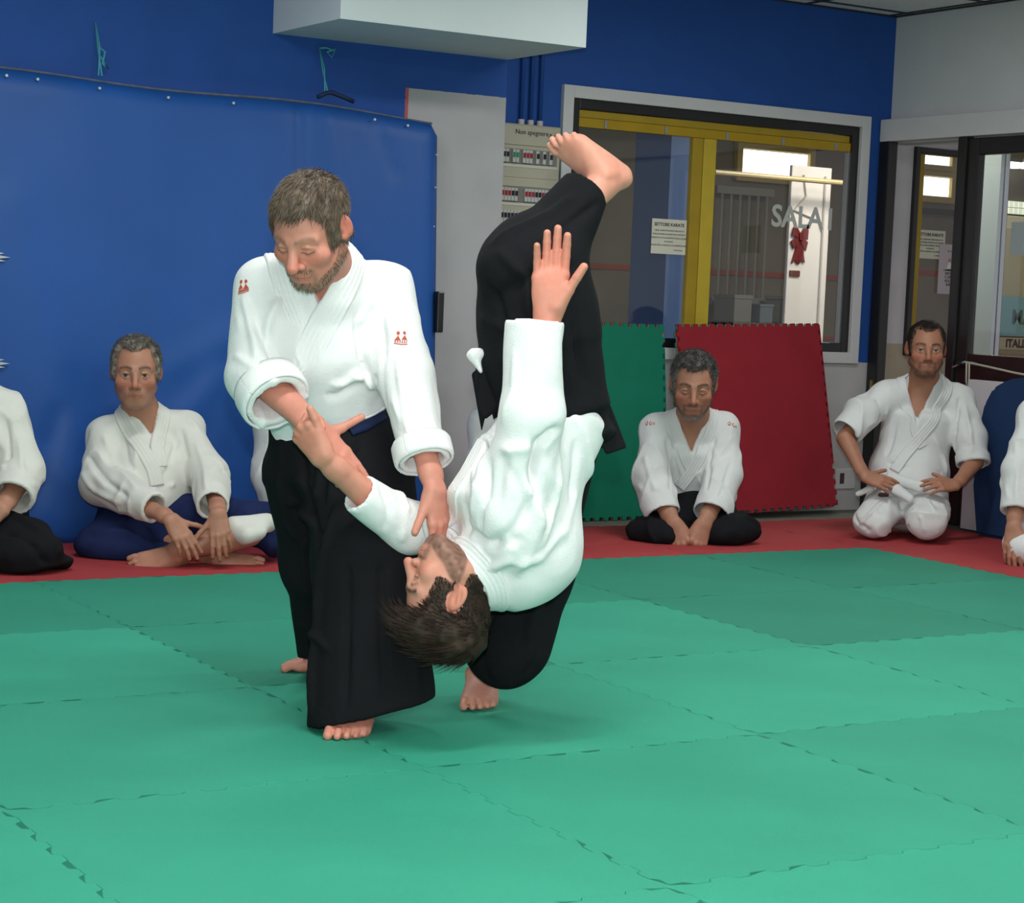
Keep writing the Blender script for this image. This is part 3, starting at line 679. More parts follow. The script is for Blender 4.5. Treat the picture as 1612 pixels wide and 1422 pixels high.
# ---- large blue vinyl mat hung along the wall
def hung_mat():
    nx, nz = 120, 60; x0, x1, zt = -0.6, 3.205, 1.93
    X, T = np.meshgrid(np.linspace(0, 1, nx), np.linspace(0, 1, nz), indexing='ij')
    zt_ = 1.955-0.055*X**3+0.010*np.sin(X*17)
    x = x0+(x1-x0)*X; z = T*zt_
    r = 0.035; cx = np.clip((x-(x1-0.05))/0.05, 0, 1); z = np.minimum(z, zt_-0.05*(1-np.sqrt(np.clip(1-cx**2, 0, 1))))
    y = 0.985+0.115*T
    P = np.stack([x.ravel(), z.ravel()*0, z.ravel()], 1)
    d = 0.012*(vnoise(np.c_[x.ravel()*1.6, z.ravel()*0.7, 0*x.ravel()], 3)-0.5)+0.006*(vnoise(np.c_[x.ravel()*5+z.ravel()*1.5, z.ravel()*1.1, 0*x.ravel()], 5)-0.5)
    d = d.reshape(x.shape)
    for (xa, za, xb, zb, w, h) in ((2.50, 1.93, 2.52, 1.45, 0.03, -0.02), (2.62, 1.90, 2.75, 1.3, 0.05, 0.014), (2.86, 1.88, 2.97, 1.65, 0.025, -0.010), (1.2, 1.4, 1.5, 0.3, 0.08, 0.008), (1.95, 1.5, 2.0, 0.3, 0.1, -0.008), (1.75, 0.3, 2.1, 0.7, 0.06, 0.014), (1.35, 0.35, 1.62, 0.12, 0.05, 0.012), (1.3, 0.2, 1.4, 0.55, 0.04, -0.012), (1.9, 0.75, 2.3, 0.95, 0.07, 0.012)):
        a = np.array([xa, 0, za]); b = np.array([xb, 0, zb]); q, t = segdist(P, a, b); d += (h*np.exp(-(q/w)**2)).reshape(x.shape)
    edge = np.minimum(np.minimum(X*14, (1-X)*60), np.minimum(T*20, (1-T)*30)); puff = 0.03*np.sqrt(np.clip(edge, 0, 1))
    front = np.stack([x, y-puff-d, z], -1).reshape(-1, 3); back = np.stack([x, y+0.06+0*d, z], -1).reshape(-1, 3)
    v = np.concatenate([front, back]); n = nx*nz; i = np.arange(n).reshape(nx, nz)
    q = np.stack([i[:-1, :-1], i[1:, :-1], i[1:, 1:], i[:-1, 1:]], -1).reshape(-1, 4)
    F = [q, (q+n)[:, ::-1]]
    def side(a): a = np.asarray(a); F.append(np.stack([a[:-1], a[:-1]+n, a[1:]+n, a[1:]], 1))
    side(i[:, 0]); side(i[:, -1][::-1]); side(i[0, :][::-1]); side(i[-1, :])
    return v, np.concatenate(F)
v, f = hung_mat()
M_vinyl = mat('vinyl_blue', (0.008, 0.072, 0.30), 0.5, 0.4, 0.10, 2.5, 0.12, 150)
hm = empty('hanging_mat', (1.3, 1.0, 0), 'large blue vinyl gym mat hung upright against the blue wall', 'mat')
link('cover', mesh_np('cover', v, f), M_vinyl, hm)
M_seam = mat('seam_grey', (0.11, 0.125, 0.15), 0.7, 0.2, 0.3, 30)
xs = np.linspace(0, 1, 40)
MB().tube([(-0.6+3.79*t, 1.125, 1.962-0.055*t**3+0.010*math.sin(t*17)) for t in xs], 0.006, 6).build('top_seam', M_seam, hm)
gm = MB().tube([(0, 0.004, 0), (0, -0.006, 0)], 0.006, 10).mesh('grommet'); gm.materials.append(mat('grommet_pale', (0.45, 0.48, 0.5), 0.4, metal=0.4))
for X_ in (1.17, 1.30, 1.565, 1.87, 2.17, 2.86, 3.03):
    t = (X_+0.6)/3.805; o = link('grommet', gm, None, hm); o.location = Vector((X_, 1.062, 1.925-0.055*t**3+0.010*math.sin(t*17)))-Vector(hm.location)
for z in (1.75, 1.6, 1.42, 1.05, 0.9): o = link('grommet', gm, None, hm); o.scale = (0.6, 1, 0.6); o.location = Vector((3.185, 1.06, z))-Vector(hm.location)
MB().box((3.19, 1.0, 0.93), (3.225, 1.05, 1.12), 0.006).build('side_strap', M_black, hm)
for zz in (1.19, 0.755):
    flat([(1.10, zz+0.022), (1.16, zz+0.014), (1.13, zz+0.006), (1.185, zz-0.002), (1.13, zz-0.010), (1.165, zz-0.018), (1.10, zz-0.024)], 1.005 if zz > 1 else 0.978, 0.008).build('print', mat('print_pale', (0.5, 0.52, 0.52), 0.7), hm)
M_cord = mat('cord_teal', (0.06, 0.30, 0.38), 0.8)
for k, (x, zb, zt2) in enumerate(((1.60, 1.97, 2.205), (2.655, 1.99, 2.20))):
    c = empty('tie_cord', (x, 1.2, zt2), ('teal cord with a loose knot holding the mat, far from soffit', 'teal cord looped on a hook under the soffit')[k], 'cord')
    MB().tube([(x-0.005, 1.12, zb), (x, 1.19, (zb+zt2)/2), (x, 1.235, zt2)], 0.004, 6).tube([(x-0.02, 1.12, zb), (x+0.005, 1.185, (zb+zt2)/2+0.01), (x, 1.235, zt2)], 0.0035, 6).build('strand', M_cord, c, True)
    if k == 0: MB().tube([(x+0.005, 1.20, 2.10), (x+0.03, 1.19, 2.08), (x+0.02, 1.19, 2.03), (x+0.045, 1.19, 2.01), (x+0.01, 1.19, 2.06)], 0.005, 6).build('knot', M_cord, c, True)
    else: MB().tube([(x, 1.235, 2.2), (x+0.03, 1.23, 2.205), (x+0.075, 1.23, 2.195), (x+0.06, 1.23, 2.165), (x+0.035, 1.23, 2.185), (x+0.08, 1.23, 2.205)], 0.005, 6).build('knot', M_cord, c, True)
hk = tag(MB().tube([(2.60, 1.12, 1.968), (2.64, 1.115, 1.99), (2.665, 1.115, 1.995), (2.73, 1.115, 1.978), (2.78, 1.12, 1.964)], 0.010, 8).build('strap_loop', mat('strap_navy', (0.012, 0.02, 0.06), 0.6), smooth=True), 'dark strap loop on the top edge of the hanging mat', 'strap')

# ---- two puzzle mats leaning under the window
def leaning(label, cx, by, ty, color, back, roll, yaw, zbase):
    t = empty('puzzle_mat', (cx, by, 0), label, 'mat')
    P = mat_outline(0.0); n = len(P)
    amp = P.copy()
    # larger teeth than on the laid mats, as the leaning sheets show their edges
    lean = math.atan2(ty-by, 0.99)
    R = Matrix.Rotation(yaw, 3, 'Z') @ Matrix.Rotation(-lean, 3, 'X') @ Matrix.Rotation(roll, 3, 'Y')
    for name, y0, y1, c in (('front_layer', 0.0, 0.011, color), ('core', 0.011, 0.014, (0.55, 0.45, 0.33)), ('back_layer', 0.014, 0.026, back)):
        bm = bmesh.new(); ps = [R @ Vector((p[0]-0.5, 0, p[1])) for p in big_outline]
        d0 = R @ Vector((0, y0, 0)); d1 = R @ Vector((0, y1, 0)); base = Vector((0, 0, zbase))
        a = [bm.verts.new(p+d0+base) for p in ps]; b = [bm.verts.new(p+d1+base) for p in ps]; m = len(ps)
        fa = bm.faces.new(a); fb = bm.faces.new(b[::-1])
        for i in range(m): j = (i+1) % m; bm.faces.new((a[j], a[i], b[i], b[j]))
        bmesh.ops.triangulate(bm, faces=[fa, fb]); bmesh.ops.recalc_face_normals(bm, faces=bm.faces[:])
        me = bpy.data.meshes.new(name); bm.to_mesh(me); bm.free()
        link(name, me, mat('foam_%.3f_%.3f' % (c[0], c[1]), c, 0.8, 0.2, 0.12, 4, 0.4, 260), t, (0, 0, 0))
    return t
def big_teeth(n=35, amp=0.0085):
    out = []
    for i in range(n):
        w = 1.0/n; a = i*w; s = amp if i % 2 == 0 else -amp
        k = 0.10 if s > 0 else -0.02
        out += [(a+w*(0.06 if s > 0 else 0.10), s), (a+w*(0.94 if s > 0 else 0.90), s)]
    return out
_e = big_teeth(); big_outline = [(x, y) for x, y in _e]+[(1+y, x) for x, y in _e]+[(x, 1+y) for x, y in _e[::-1]]+[(y, x) for x, y in _e[::-1]]
leaning('green puzzle mat leaning on the wall beside the red one', 4.28, 1.31, 1.42, (0.006, 0.175, 0.105), (0.42, 0.05, 0.045), 0.0, 0.02, -0.008)
leaning('red puzzle mat leaning under the window behind kneeling man', 5.375, 1.225, 1.42, (0.30, 0.020, 0.032), (0.01, 0.19, 0.12), -0.03, 0.05, 0.026)

# ================================================================== PEOPLE
M_skin = mat('skin', (0.6, 0.3, 0.2), 0.5, 0.35, 0.06, 60, 0.10, 350, attr=True)
M_hair = mat('hair', (0.05, 0.03, 0.02), 0.62, 0.18, attr=True)
def cloth_mat(name, color, rough=0.9, weave=0.5, noise=0.03, sh=0.1):
    m = mat(name, color, rough, 0.12, noise, 6, sheen=sh); nt = m.node_tree; N = nt.nodes; L = nt.links
    tc = N.new('ShaderNodeTexCoord'); v = N.new('ShaderNodeTexVoronoi'); v.inputs['Scale'].default_value = 330
    n = N.new('ShaderNodeTexNoise'); n.inputs['Scale'].default_value = 28; n.inputs['Detail'].default_value = 4
    L.new(tc.outputs['Object'], v.inputs['Vector']); L.new(tc.outputs['Object'], n.inputs['Vector'])
    b1 = N.new('ShaderNodeBump'); b1.inputs['Strength'].default_value = weave; b1.inputs['Distance'].default_value = 0.0012; L.new(v.outputs['Distance'], b1.inputs['Height'])
    b2 = N.new('ShaderNodeBump'); b2.inputs['Strength'].default_value = 0.35; b2.inputs['Distance'].default_value = 0.006; L.new(n.outputs[0], b2.inputs['Height']); L.new(b1.outputs[0], b2.inputs['Normal'])
    L.new(b2.outputs[0], N['Principled BSDF'].inputs['Normal']); return m
M_gi = cloth_mat('gi_white', (0.82, 0.805, 0.805)); M_gi_dull = cloth_mat('gi_ecru', (0.66, 0.65, 0.60)); M_gi_grey = cloth_mat('gi_greyish', (0.62, 0.62, 0.62))
M_hak = cloth_mat('hakama_black', (0.0085, 0.0085, 0.0105), 0.9, 0.3, sh=0.0); M_navy = cloth_mat('hakama_navy', (0.013, 0.021, 0.075), 0.9, 0.3, sh=0.0)
M_red_emb = mat('embroidery_red', (0.50, 0.085, 0.04), 0.7); M_obi_navy = cloth_mat('belt_navy', (0.011, 0.018, 0.055), 0.8, 0.3, sh=0.0)

SKIN = np.array([0.54, 0.255, 0.165])
def head_ops(c, R, s, o):
    """distance-field of a head; local axes: right, forward, up; eye line at 0, chin -0.115, crown 0.115"""
    T = lambda *p: c+R@(np.array(p, float)*s)
    ops = []
    def add(p, k): ops.append(('+', p, k*s))
    def sub(p, k): ops.append(('-', p, k*s))
    nw = o.get('nosew', 1.0); jw = o.get('jaw', 1.0); nl = o.get('nose', 1.0); pl = o.get('plump', 0.0)
    add(ell(T(0, -0.012, 0.034), np.array([0.074, 0.094, 0.081])*s, R), 0)
    add(ell(T(0, 0.026, -0.012), np.array([0.063+pl*0.4, 0.064, 0.080])*s, R), 0.03)
    add(ell(T(0, 0.034, -0.068), np.array([0.047*jw+pl, 0.050, 0.044])*s, R), 0.03)
    add(sph(T(0, 0.071, -0.097), 0.018*s), 0.03)
    for x in (-1, 1):
        add(cone(T(x*0.056*jw, 0.0, -0.055), T(x*0.020, 0.066, -0.098), 0.016*s, 0.014*s), 0.025)
        add(ell(T(x*0.043, 0.064, -0.026), np.array([0.021+pl*0.5, 0.017, 0.018])*s, R), 0.025)
        add(cone(T(x*0.013, 0.086, 0.019), T(x*0.046, 0.068, 0.018), 0.0085*s, 0.007*s), 0.016)
    for x in (-1, 1): sub(sph(T(x*0.033, 0.1015, -0.001), 0.0165*s), 0.014)
    for x in (-1, 1):
        add(sph(T(x*0.032, 0.0735, -0.001), 0.0128*s), 0.003)
        lid = [T(x*0.0175, 0.082, 0.000), T(x*0.025, 0.0865, 0.0065), T(x*0.034, 0.0865, 0.0075), T(x*0.046, 0.077, 0.001)]
        for a, b in zip(lid, lid[1:]): add(cone(a, b, 0.0032*s), 0.004)
        low = [T(x*0.019, 0.081, -0.004), T(x*0.032, 0.0845, -0.0095), T(x*0.045, 0.077, -0.004)]
        for a, b in zip(low, low[1:]): add(cone(a, b, 0.003*s), 0.006)
    add(cone(T(0, 0.084, 0.014), T(0, 0.098+0.014*nl, -0.033), 0.0078*nw*s, 0.0115*nw*s), 0.013)
    for x in (-1, 1):
        add(sph(T(x*0.0125*nw, 0.098, -0.038), 0.0085*s), 0.007)
        sub(sph(T(x*0.007, 0.105, -0.0475), 0.0035*s), 0.003)
    add(ell(T(0, 0.078, -0.066), np.array([0.029, 0.018, 0.021])*s, R), 0.018)
    add(cone(T(-0.025, 0.082, -0.0675), T(0, 0.0945, -0.0635), 0.0028*s, 0.0045*s), 0.006); add(cone(T(0.025, 0.082, -0.0675), T(0, 0.0945, -0.0635), 0.0028*s, 0.0045*s), 0.006)
    add(cone(T(-0.023, 0.082, -0.0712), T(0, 0.092, -0.0748), 0.0028*s, 0.0052*s), 0.006); add(cone(T(0.023, 0.082, -0.0712), T(0, 0.092, -0.0748), 0.0028*s, 0.0052*s), 0.006)
    sub(cone(T(-0.023, 0.0885, -0.0688), T(0.023, 0.0885, -0.0688), 0.0016*s), 0.003); sub(cone(T(-0.012, 0.102, -0.0688), T(0.012, 0.102, -0.0688), 0.002*s), 0.003)
    for x in (-1, 1):
        E = R@np.array([[math.cos(0.45), x*math.sin(0.45), 0], [-x*math.sin(0.45), math.cos(0.45), 0], [0, 0, 1]]).T
        E = E@np.array([[1, 0, 0], [0, math.cos(0.2), math.sin(0.2)], [0, -math.sin(0.2), math.cos(0.2)]])
        add(ell(T(x*0.079, -0.016, 0.002), np.array([0.007, 0.019, 0.032])*s, E), 0.004)
        add(ell(T(x*0.0755, -0.006, -0.022), np.array([0.007, 0.009, 0.011])*s, E), 0.005)
        sub(ell(T(x*0.0885, -0.0125, 0.004), np.array([0.0075, 0.0125, 0.021])*s, E), 0.003); add(cone(T(x*0.083, -0.018, 0.012), T(x*0.082, -0.016, -0.008), 0.0032*s), 0.003)
    return ops
def paint_head(v, c, R, s, o, skin):
    q = ((v-c)@R)/s; x, y, z = q[:, 0], q[:, 1], q[:, 2]; ax = np.abs(x)
    col = np.tile(skin, (len(v), 1)); nz = vnoise(q*110, 3); nz2 = vnoise(q*45, 5)
    def blend(m, c2):
        m = np.clip(m, 0, 1)[:, None]; col[:] = col*(1-m)+np.array(c2)*m
    red = skin*np.array([1.05, 0.72, 0.72])
    blend(0.75*np.exp(-((ax-0.044)/0.02)**2-((z+0.03)/0.022)**2)*(y > 0.03), red)
    blend(0.8*np.exp(-(ax/0.017)**2-((z+0.035)/0.016)**2)*(y > 0.09), red)
    blend(0.6*(ax > 0.073)*(y < 0.02)*(y > -0.05), skin*np.array([1.0, 0.66, 0.62]))
    lip = np.maximum(np.exp(-((z+0.0625)/0.0042)**2), np.exp(-((z+0.0748)/0.0048)**2))*(ax < 0.025)*(y > 0.083)
    blend(0.7*lip, skin*np.array([0.88, 0.60, 0.60])); blend(0.7*np.exp(-((z+0.0690)/0.0018)**2)*(ax < 0.026)*(y > 0.075), skin*0.30)
    bd = o.get('beard')
    if bd:
        zb = np.interp(y, [-0.01, 0.02, 0.04, 0.06, 0.08], [-0.012, -0.034, -0.054, -0.066, -0.081])
        m = np.clip((zb-z)/0.009, 0, 1)*np.clip((y+0.012)/0.008, 0, 1)*np.clip((z+0.132)/0.02, 0, 1)
        mou = np.exp(-((z+0.0545)/0.0065)**2)*(ax < 0.031)*(y > 0.066); cor = np.exp(-((ax-0.031)/0.006)**2)*(z < -0.05)*(y > 0.05)
        chin = np.clip((-z-0.082)/0.006, 0, 1)*(y > -0.01)
        m = np.maximum.reduce([m, mou, cor*0.8])*(1-lip)
        if o.get('goatee'): m = np.maximum.reduce([mou, chin*(ax < 0.035)*1.0, m*0.55])
        mm_ = np.clip(m*(0.62+0.5*nz)*bd[1], 0, 1)
        bc = np.array(bd[0])[None]*(0.7+0.7*nz2[:, None])
        if len(bd) > 2: g = np.clip((-z-0.085)/0.02, 0, 1)[:, None]*0.7*nz[:, None]; bc = bc*(1-g)+np.array(bd[2])*g
        col[:] = col*(1-mm_[:, None])+bc*mm_[:, None]
    # brows
    bz = 0.0225+0.004*np.sin(np.clip((ax-0.012)/0.04, 0, 1)*np.pi)-0.10*np.clip(ax-0.040, 0, 1)
    blend(1.0*np.exp(-((z-bz)/0.0050)**2)*(ax > 0.011)*(ax < 0.052)*(y > 0.05)*(0.7+0.4*nz), o.get('brow', (0.05, 0.03, 0.02)))
    # eyes
    if o.get('eyes', 'open') == 'open':
        ex = (ax-0.032)/0.0130; ez = (z+0.0020)/0.0046
        inside = ((ex**2+ez**2) < 1)*(y > 0.07)
        blend(inside*1.0, (0.36, 0.30, 0.27)); ir = (((ax-0.032-o.get('gaze', 0)*np.sign(x))**2+(z+0.001)**2) < 0.0060**2)*(y > 0.07)*inside
        blend(ir*1.0, o.get('iris', (0.02, 0.014, 0.01)))
        blend(0.85*np.exp(-((z+0.0015-0.0058*np.sqrt(np.clip(1-ex**2, 0, 1)))/0.0016)**2)*(np.abs(ex) < 1.05)*(y > 0.07), (0.03, 0.02, 0.015))
    else:
        ex = (ax-0.032)/0.0145
        blend(0.8*np.exp(-((z+0.0065+0.003*np.clip(1-ex**2, 0, 1))/0.0017)**2)*(np.abs(ex) < 1.05)*(y > 0.065), (0.05, 0.03, 0.025))
    return np.clip(col, 0, 1)
def hair_mask(q, o):
    """signed: >0 inside the haired scalp"""
    x, y, z = q[:, 0], q[:, 1], q[:, 2]; ax = np.abs(x)
    top = o.get('hairline', 0.068)                       # height of the hairline at the forehead
    rec = o.get('recede', 0.0)
    line = top+rec*np.exp(-((ax-0.035)/0.016)**2)-1.3*np.clip(ax-0.046, 0, 0.03)
    front = z-line                                       # above the forehead line
    side = np.minimum(0.032-y, z+0.012)                  # temples, in front of ears
    ear = np.minimum(-0.022-y, z+0.060+0.35*np.clip(y+0.06, -0.1, 0.0))     # behind the ears and nape
    m = np.maximum(np.maximum(np.where(y > -0.03, front, 9), -9*np.ones_like(x))*(y > 0.0)+(-1)*(y <= 0.0), np.minimum(side, z-0.0))
    m = np.where(y > 0.03, front, np.maximum(np.minimum(z+0.012, 0.05), ear))
    sb = np.minimum(0.045-y, np.minimum(z+0.026, y+0.002))*(ax > 0.05)-9*(ax <= 0.05)     # sideburns
    m = np.maximum(m, sb)
    m = m+0.007*(vnoise(q*90, 11)-0.5)
    # keep the ear free
    er = np.sqrt(((y+0.014)/0.021)**2+((z-0.002)/0.034)**2)
    m = np.where((ax > 0.070) & (er < 1.0), -0.02, m)
    return m
def build_hair(F, v, f, c, R, s, o, parent, seed=0):
    q = ((v-c)@R)/s; m = hair_mask(q, o); n = normals(v, f)
    base = np.array(o['hair']); alt = np.array(o.get('hair2', o['hair']))
    th = o.get('hairthick', 0.010)
    lift = np.clip(m/0.012, 0, 1); topw = np.clip((q[:, 2]-0.01)/0.07, 0, 1)
    ts = o.get('sidethick', th*0.35)
    t = s*(ts+(th-ts)*topw**(2.0 if o.get('fade') else 1.0))*lift*(0.7+0.6*vnoise(q*60, seed))+(lift > 0)*0.001
    sel = (m > -0.004); fm = sel[f].all(1); ids = np.unique(f[fm]); mp = np.full(len(v), -1); mp[ids] = np.arange(len(ids))
    vv = v[ids]+n[ids]*t[ids][:, None]; ff = mp[f[fm]]
    streak = vnoise(np.c_[q[ids, 0]*120, q[ids, 1]*25, q[ids, 2]*120], seed+2)
    g = o.get('grey', 0.3); gm = np.clip(g*2*streak*(1.2-topw[ids]*o.get('topdark', 0.6)), 0, 1)[:, None]
    cc = (base*(1-gm)+alt*gm)*(0.55+0.9*vnoise(np.c_[q[ids, 0]*150, q[ids, 1]*40, q[ids, 2]*150], seed+4))[:, None]
    eg = np.clip(m[ids]/0.010, 0, 1)[:, None]; cc = cc*(0.25+0.75*eg)+np.array(o.get('scalp', (0.20, 0.10, 0.07)))*0.75*(1-eg)
    # strands
    N = o.get('strands', 1500); Rr = np.random.RandomState(seed)
    cand = np.nonzero(m > 0.0005)[0]
    if len(cand) == 0: return
    pick = Rr.choice(cand, N); root = v[pick]+n[pick]*(t[pick]*0.7)[:, None]; nn = n[pick]; qq = q[pick]
    flow = np.stack([qq[:, 0]*o.get('part', 2.0)+0.25*Rr.randn(N), o.get('comb', 0.4)+0.35*Rr.randn(N)+0*qq[:, 1], -0.25+0*qq[:, 2]-0.8*(1-topw[pick])], 1)
    if 'flowdir' in o: flow = flow*0.4+np.array(o['flowdir'])[None]*topw[pick][:, None]
    flow = flow@R.T; flow -= nn*np.sum(flow*nn, 1, keepdims=True); flow /= np.maximum(np.linalg.norm(flow, axis=1, keepdims=True), 1e-6)
    ln = s*o.get('len', 0.022)*((0.12+0.88*topw[pick]**2) if o.get('fade') else (0.5+0.5*topw[pick]))*(0.6+0.7*Rr.rand(N)); lf = o.get('lift', 0.35)*(0.5+Rr.rand(N))
    w = s*o.get('width', 0.0013)
    segs = [root+0*nn, root+flow*(ln*0.45)[:, None]+nn*(ln*0.45*lf)[:, None], root+flow*ln[:, None]+nn*(ln*lf*0.7)[:, None]]
    side = np.cross(nn, flow); V = []; 
    for k, sg in enumerate(segs):
        wk = w*(1, 0.85, 0.15)[k]
        V += [sg-side*wk, sg+side*wk, sg+nn*wk*0.9]
    V = np.stack(V, 1).reshape(-1, 3); b = (np.arange(N)*9)[:, None]; FF = []
    for k in (0, 3):
        for i, j in ((0, 1), (1, 2), (2, 0)): FF.append(b+np.array([k+i, k+j, k+3+j, k+3+i]))
    FF = np.concatenate(FF)
    gs = np.clip(g*1.6*Rr.rand(N)*(1.2-topw[pick]*o.get('topdark', 0.6)), 0, 1)[:, None]
    sc = ((base*(1-gs)+alt*gs)*(0.55+0.9*Rr.rand(N))[:, None]).repeat(9, 0)
    me = mesh_np('hair', np.concatenate([vv, V]), [np.concatenate([ff, FF+len(vv)])], True, np.concatenate([cc, sc]))
    return link('hair', me, M_hair, parent)
def build_beard(v, f, c, R, s, o, parent, seed=0):
    b = o['whiskers']; q = ((v-c)@R)/s; n = normals(v, f); x, y, z = q.T; ax = np.abs(x)
    zb = np.interp(y, [-0.01, 0.02, 0.04, 0.06, 0.08], [-0.016, -0.038, -0.057, -0.069, -0.083]); cheek = (z < zb)*(y > -0.008); side = cheek
    mou = (np.abs(z+0.0545) < 0.006)*(ax < 0.031)*(y > 0.07); lip = ((np.abs(z+0.069) < 0.013)*(ax < 0.022))
    m = (cheek | side | mou)*(~lip)*(z > -0.128)
    if b.get('low'): m = m*((z < -0.075) | mou)
    cand = np.nonzero(m)[0]; Rr = np.random.RandomState(seed); N = b.get('n', 900)
    pk = Rr.choice(cand, N); nn = n[pk]; root = v[pk]-nn*0.001; d = (np.array([0, 0.25, -1.0])[None]+0.35*Rr.randn(N, 3))@R.T
    d -= nn*np.sum(d*nn, 1, keepdims=True)*0.7; d /= np.linalg.norm(d, axis=1, keepdims=True)
    L = s*b.get('len', 0.010)*(0.5+0.8*Rr.rand(N))[:, None]; w = s*0.0009; sd = np.cross(nn, d)
    V = np.stack([root-sd*w, root+sd*w, root+nn*w, root+d*L*0.9+nn*L*0.45-sd*w*0.2, root+d*L*0.9+nn*L*0.45+sd*w*0.2, root+d*L*0.9+nn*L*0.5], 1).reshape(-1, 3)
    bb = (np.arange(N)*6)[:, None]; FF = np.concatenate([bb+np.array([i, j, 3+j, 3+i]) for i, j in ((0, 1), (1, 2), (2, 0))])
    gs = (Rr.rand(N) < b.get('grey', 0.3))[:, None]*np.clip(0.3+0.9*Rr.rand(N), 0, 1)[:, None]
    cc = ((np.array(b['col'])*(1-gs)+np.array(b.get('col2', (0.3, 0.28, 0.26)))*gs)*(0.6+0.8*Rr.rand(N))[:, None]).repeat(6, 0)
    return link('beard', mesh_np('beard', V, FF, True, cc), M_hair, parent)

def hand_ops(w, fd, bn, side, curl=(0.3,)*4, spread=0.04, thumb=(0.6, 0.5, -0.35), tcurl=0.3, s=1.0, elbow=None, dip=0.8):
    """w wrist, fd finger direction, bn back-of-hand normal, side: +1 left hand, -1 right hand"""
    Y = nrm(fd); Z = nrm(np.asarray(bn)-Y*np.dot(bn, Y)); X = np.cross(Y, Z)*side
    T = lambda p: w+(X*p[0]+Y*p[1]+Z*p[2])*s
    ops = []
    add = lambda p, k: ops.append(('+', p, k*s))
    if elbow is not None:
        el = np.asarray(elbow, float); ax = nrm(w-el)
        add(econe(el, w-ax*0.04*s, (0.047*s, 0.044*s), (0.031*s, 0.025*s), X), 0); add(econe(w-ax*0.05*s, w+Y*0.01*s, (0.031*s, 0.025*s), (0.029*s, 0.021*s), X), 0.015)
    kn = [(0.029, 0.088, 0.002), (0.009, 0.094, 0.005), (-0.011, 0.089, 0.003), (-0.029, 0.079, -0.002)]
    base = [(0.015, 0.006), (0.006, 0.003), (-0.006, 0.003), (-0.016, 0.006)]
    for (kx, ky, kz), (bx, by) in zip(kn, base): add(cone(T((bx, by, 0)), T((kx, ky, kz-0.003)), 0.0145*s, 0.0115*s), 0.014)
    add(ell(T((0.0, 0.048, -0.006)), np.array([0.036, 0.045, 0.014])*s, np.stack([X, Y, Z], 1)), 0.012)
    lens = [(0.042, 0.025, 0.020), (0.046, 0.028, 0.021), (0.043, 0.026, 0.020), (0.034, 0.020, 0.018)]
    rad = [0.0096, 0.0098, 0.0094, 0.0084]
    for i in range(4):
        p = np.array(kn[i]); a = curl[i]; sp = spread*(1.5-i)
        pts = [p]; ang = 0.0
        for j, l in enumerate(lens[i]):
            ang += a*(1.0, 1.15, dip)[j]
            d = np.array([math.sin(sp)*math.cos(ang), math.cos(sp)*math.cos(ang), -math.sin(ang)]); pts.append(pts[-1]+d*l)
        for j in range(3):
            r0 = rad[i]*(1.06, 1.0, 0.93)[j]; r1 = rad[i]*(1.0, 0.93, 0.84)[j]
            ops.append(('+', cone(T(pts[j]), T(pts[j+1]), r0*s, r1*s), (0.008 if j == 0 else 0.002)*s))
    td = nrm(thumb); t0 = np.array([0.020, 0.022, -0.008]); t1 = t0+nrm(td+np.array([0.25, 0.35, 0]))*0.040
    ax = nrm(np.cross(td, [0.3, -0.2, -1.0])) if True else None
    d2 = nrm(td+np.array([-0.15, 0.5, -0.35])*tcurl); t2 = t1+td*0.034; t3 = t2+d2*0.027
    add(cone(T(t0), T(t1), 0.0165*s, 0.0125*s), 0.014); add(cone(T(t1), T(t2), 0.0115*s, 0.0098*s), 0.004); add(cone(T(t2), T(t3), 0.0105*s, 0.0092*s), 0.002)
    return ops
def foot_ops(an, fd, up, side, s=1.0, knee=None, toecurl=0.0):
    """an ankle joint, fd toe direction, side: +1 left foot, -1 right foot (big toe towards side*right)"""
    Y = nrm(fd); Z = nrm(np.asarray(up)-Y*np.dot(up, Y)); X = np.cross(Y, Z)*side
    T = lambda *p: an+(X*p[0]+Y*p[1]+Z*p[2])*s
    ops = []; add = lambda p, k: ops.append(('+', p, k*s)); B = np.stack([X, Y, Z], 1)
    if knee is not None:
        kn = np.asarray(knee, float); m = an+(kn-an)*0.62
        add(econe(kn, m, (0.055*s, 0.055*s), (0.054*s, 0.056*s), X), 0); add(econe(m, an, (0.052*s, 0.054*s), (0.034*s, 0.038*s), X), 0.03)
    add(sph(T(0.006, -0.004, -0.002), 0.034*s), 0.02)
    for x in (0.033, -0.032): add(sph(T(x, 0.0, -0.004), 0.013*s), 0.012)
    add(ell(T(0, -0.030, -0.048), np.array([0.030, 0.034, 0.030])*s, B), 0.03)
    toes = [(0.036, 0.150, 0.0130, 0.040), (0.014, 0.160, 0.0098, 0.034), (-0.005, 0.153, 0.0090, 0.030), (-0.022, 0.142, 0.0086, 0.026), (-0.037, 0.127, 0.0084, 0.022)]
    for i, (x, y, r, l) in enumerate(toes):
        add(cone(T(x*0.45, 0.005, -0.028), T(x, y-0.03, -0.062+0.006*(i == 0)), 0.026*s, 0.0145*s), 0.022)
    add(ell(T(-0.012, 0.05, -0.062), np.array([0.030, 0.085, 0.015])*s, B), 0.02); add(ell(T(0.02, 0.105, -0.060), np.array([0.024, 0.03, 0.016])*s, B), 0.015)
    for i, (x, y, r, l) in enumerate(toes):
        a = T(x, y-0.028, -0.061); b = T(x*1.04, y-0.028+l*0.55, -0.060+0.003); c_ = T(x*1.06, y-0.028+l, -0.0665)
        ops.append(('+', cone(a, b, r*0.98*s, r*0.92*s), 0.006*s)); ops.append(('+', cone(b, c_, r*0.95*s, r*0.90*s), 0.002*s))
    return ops
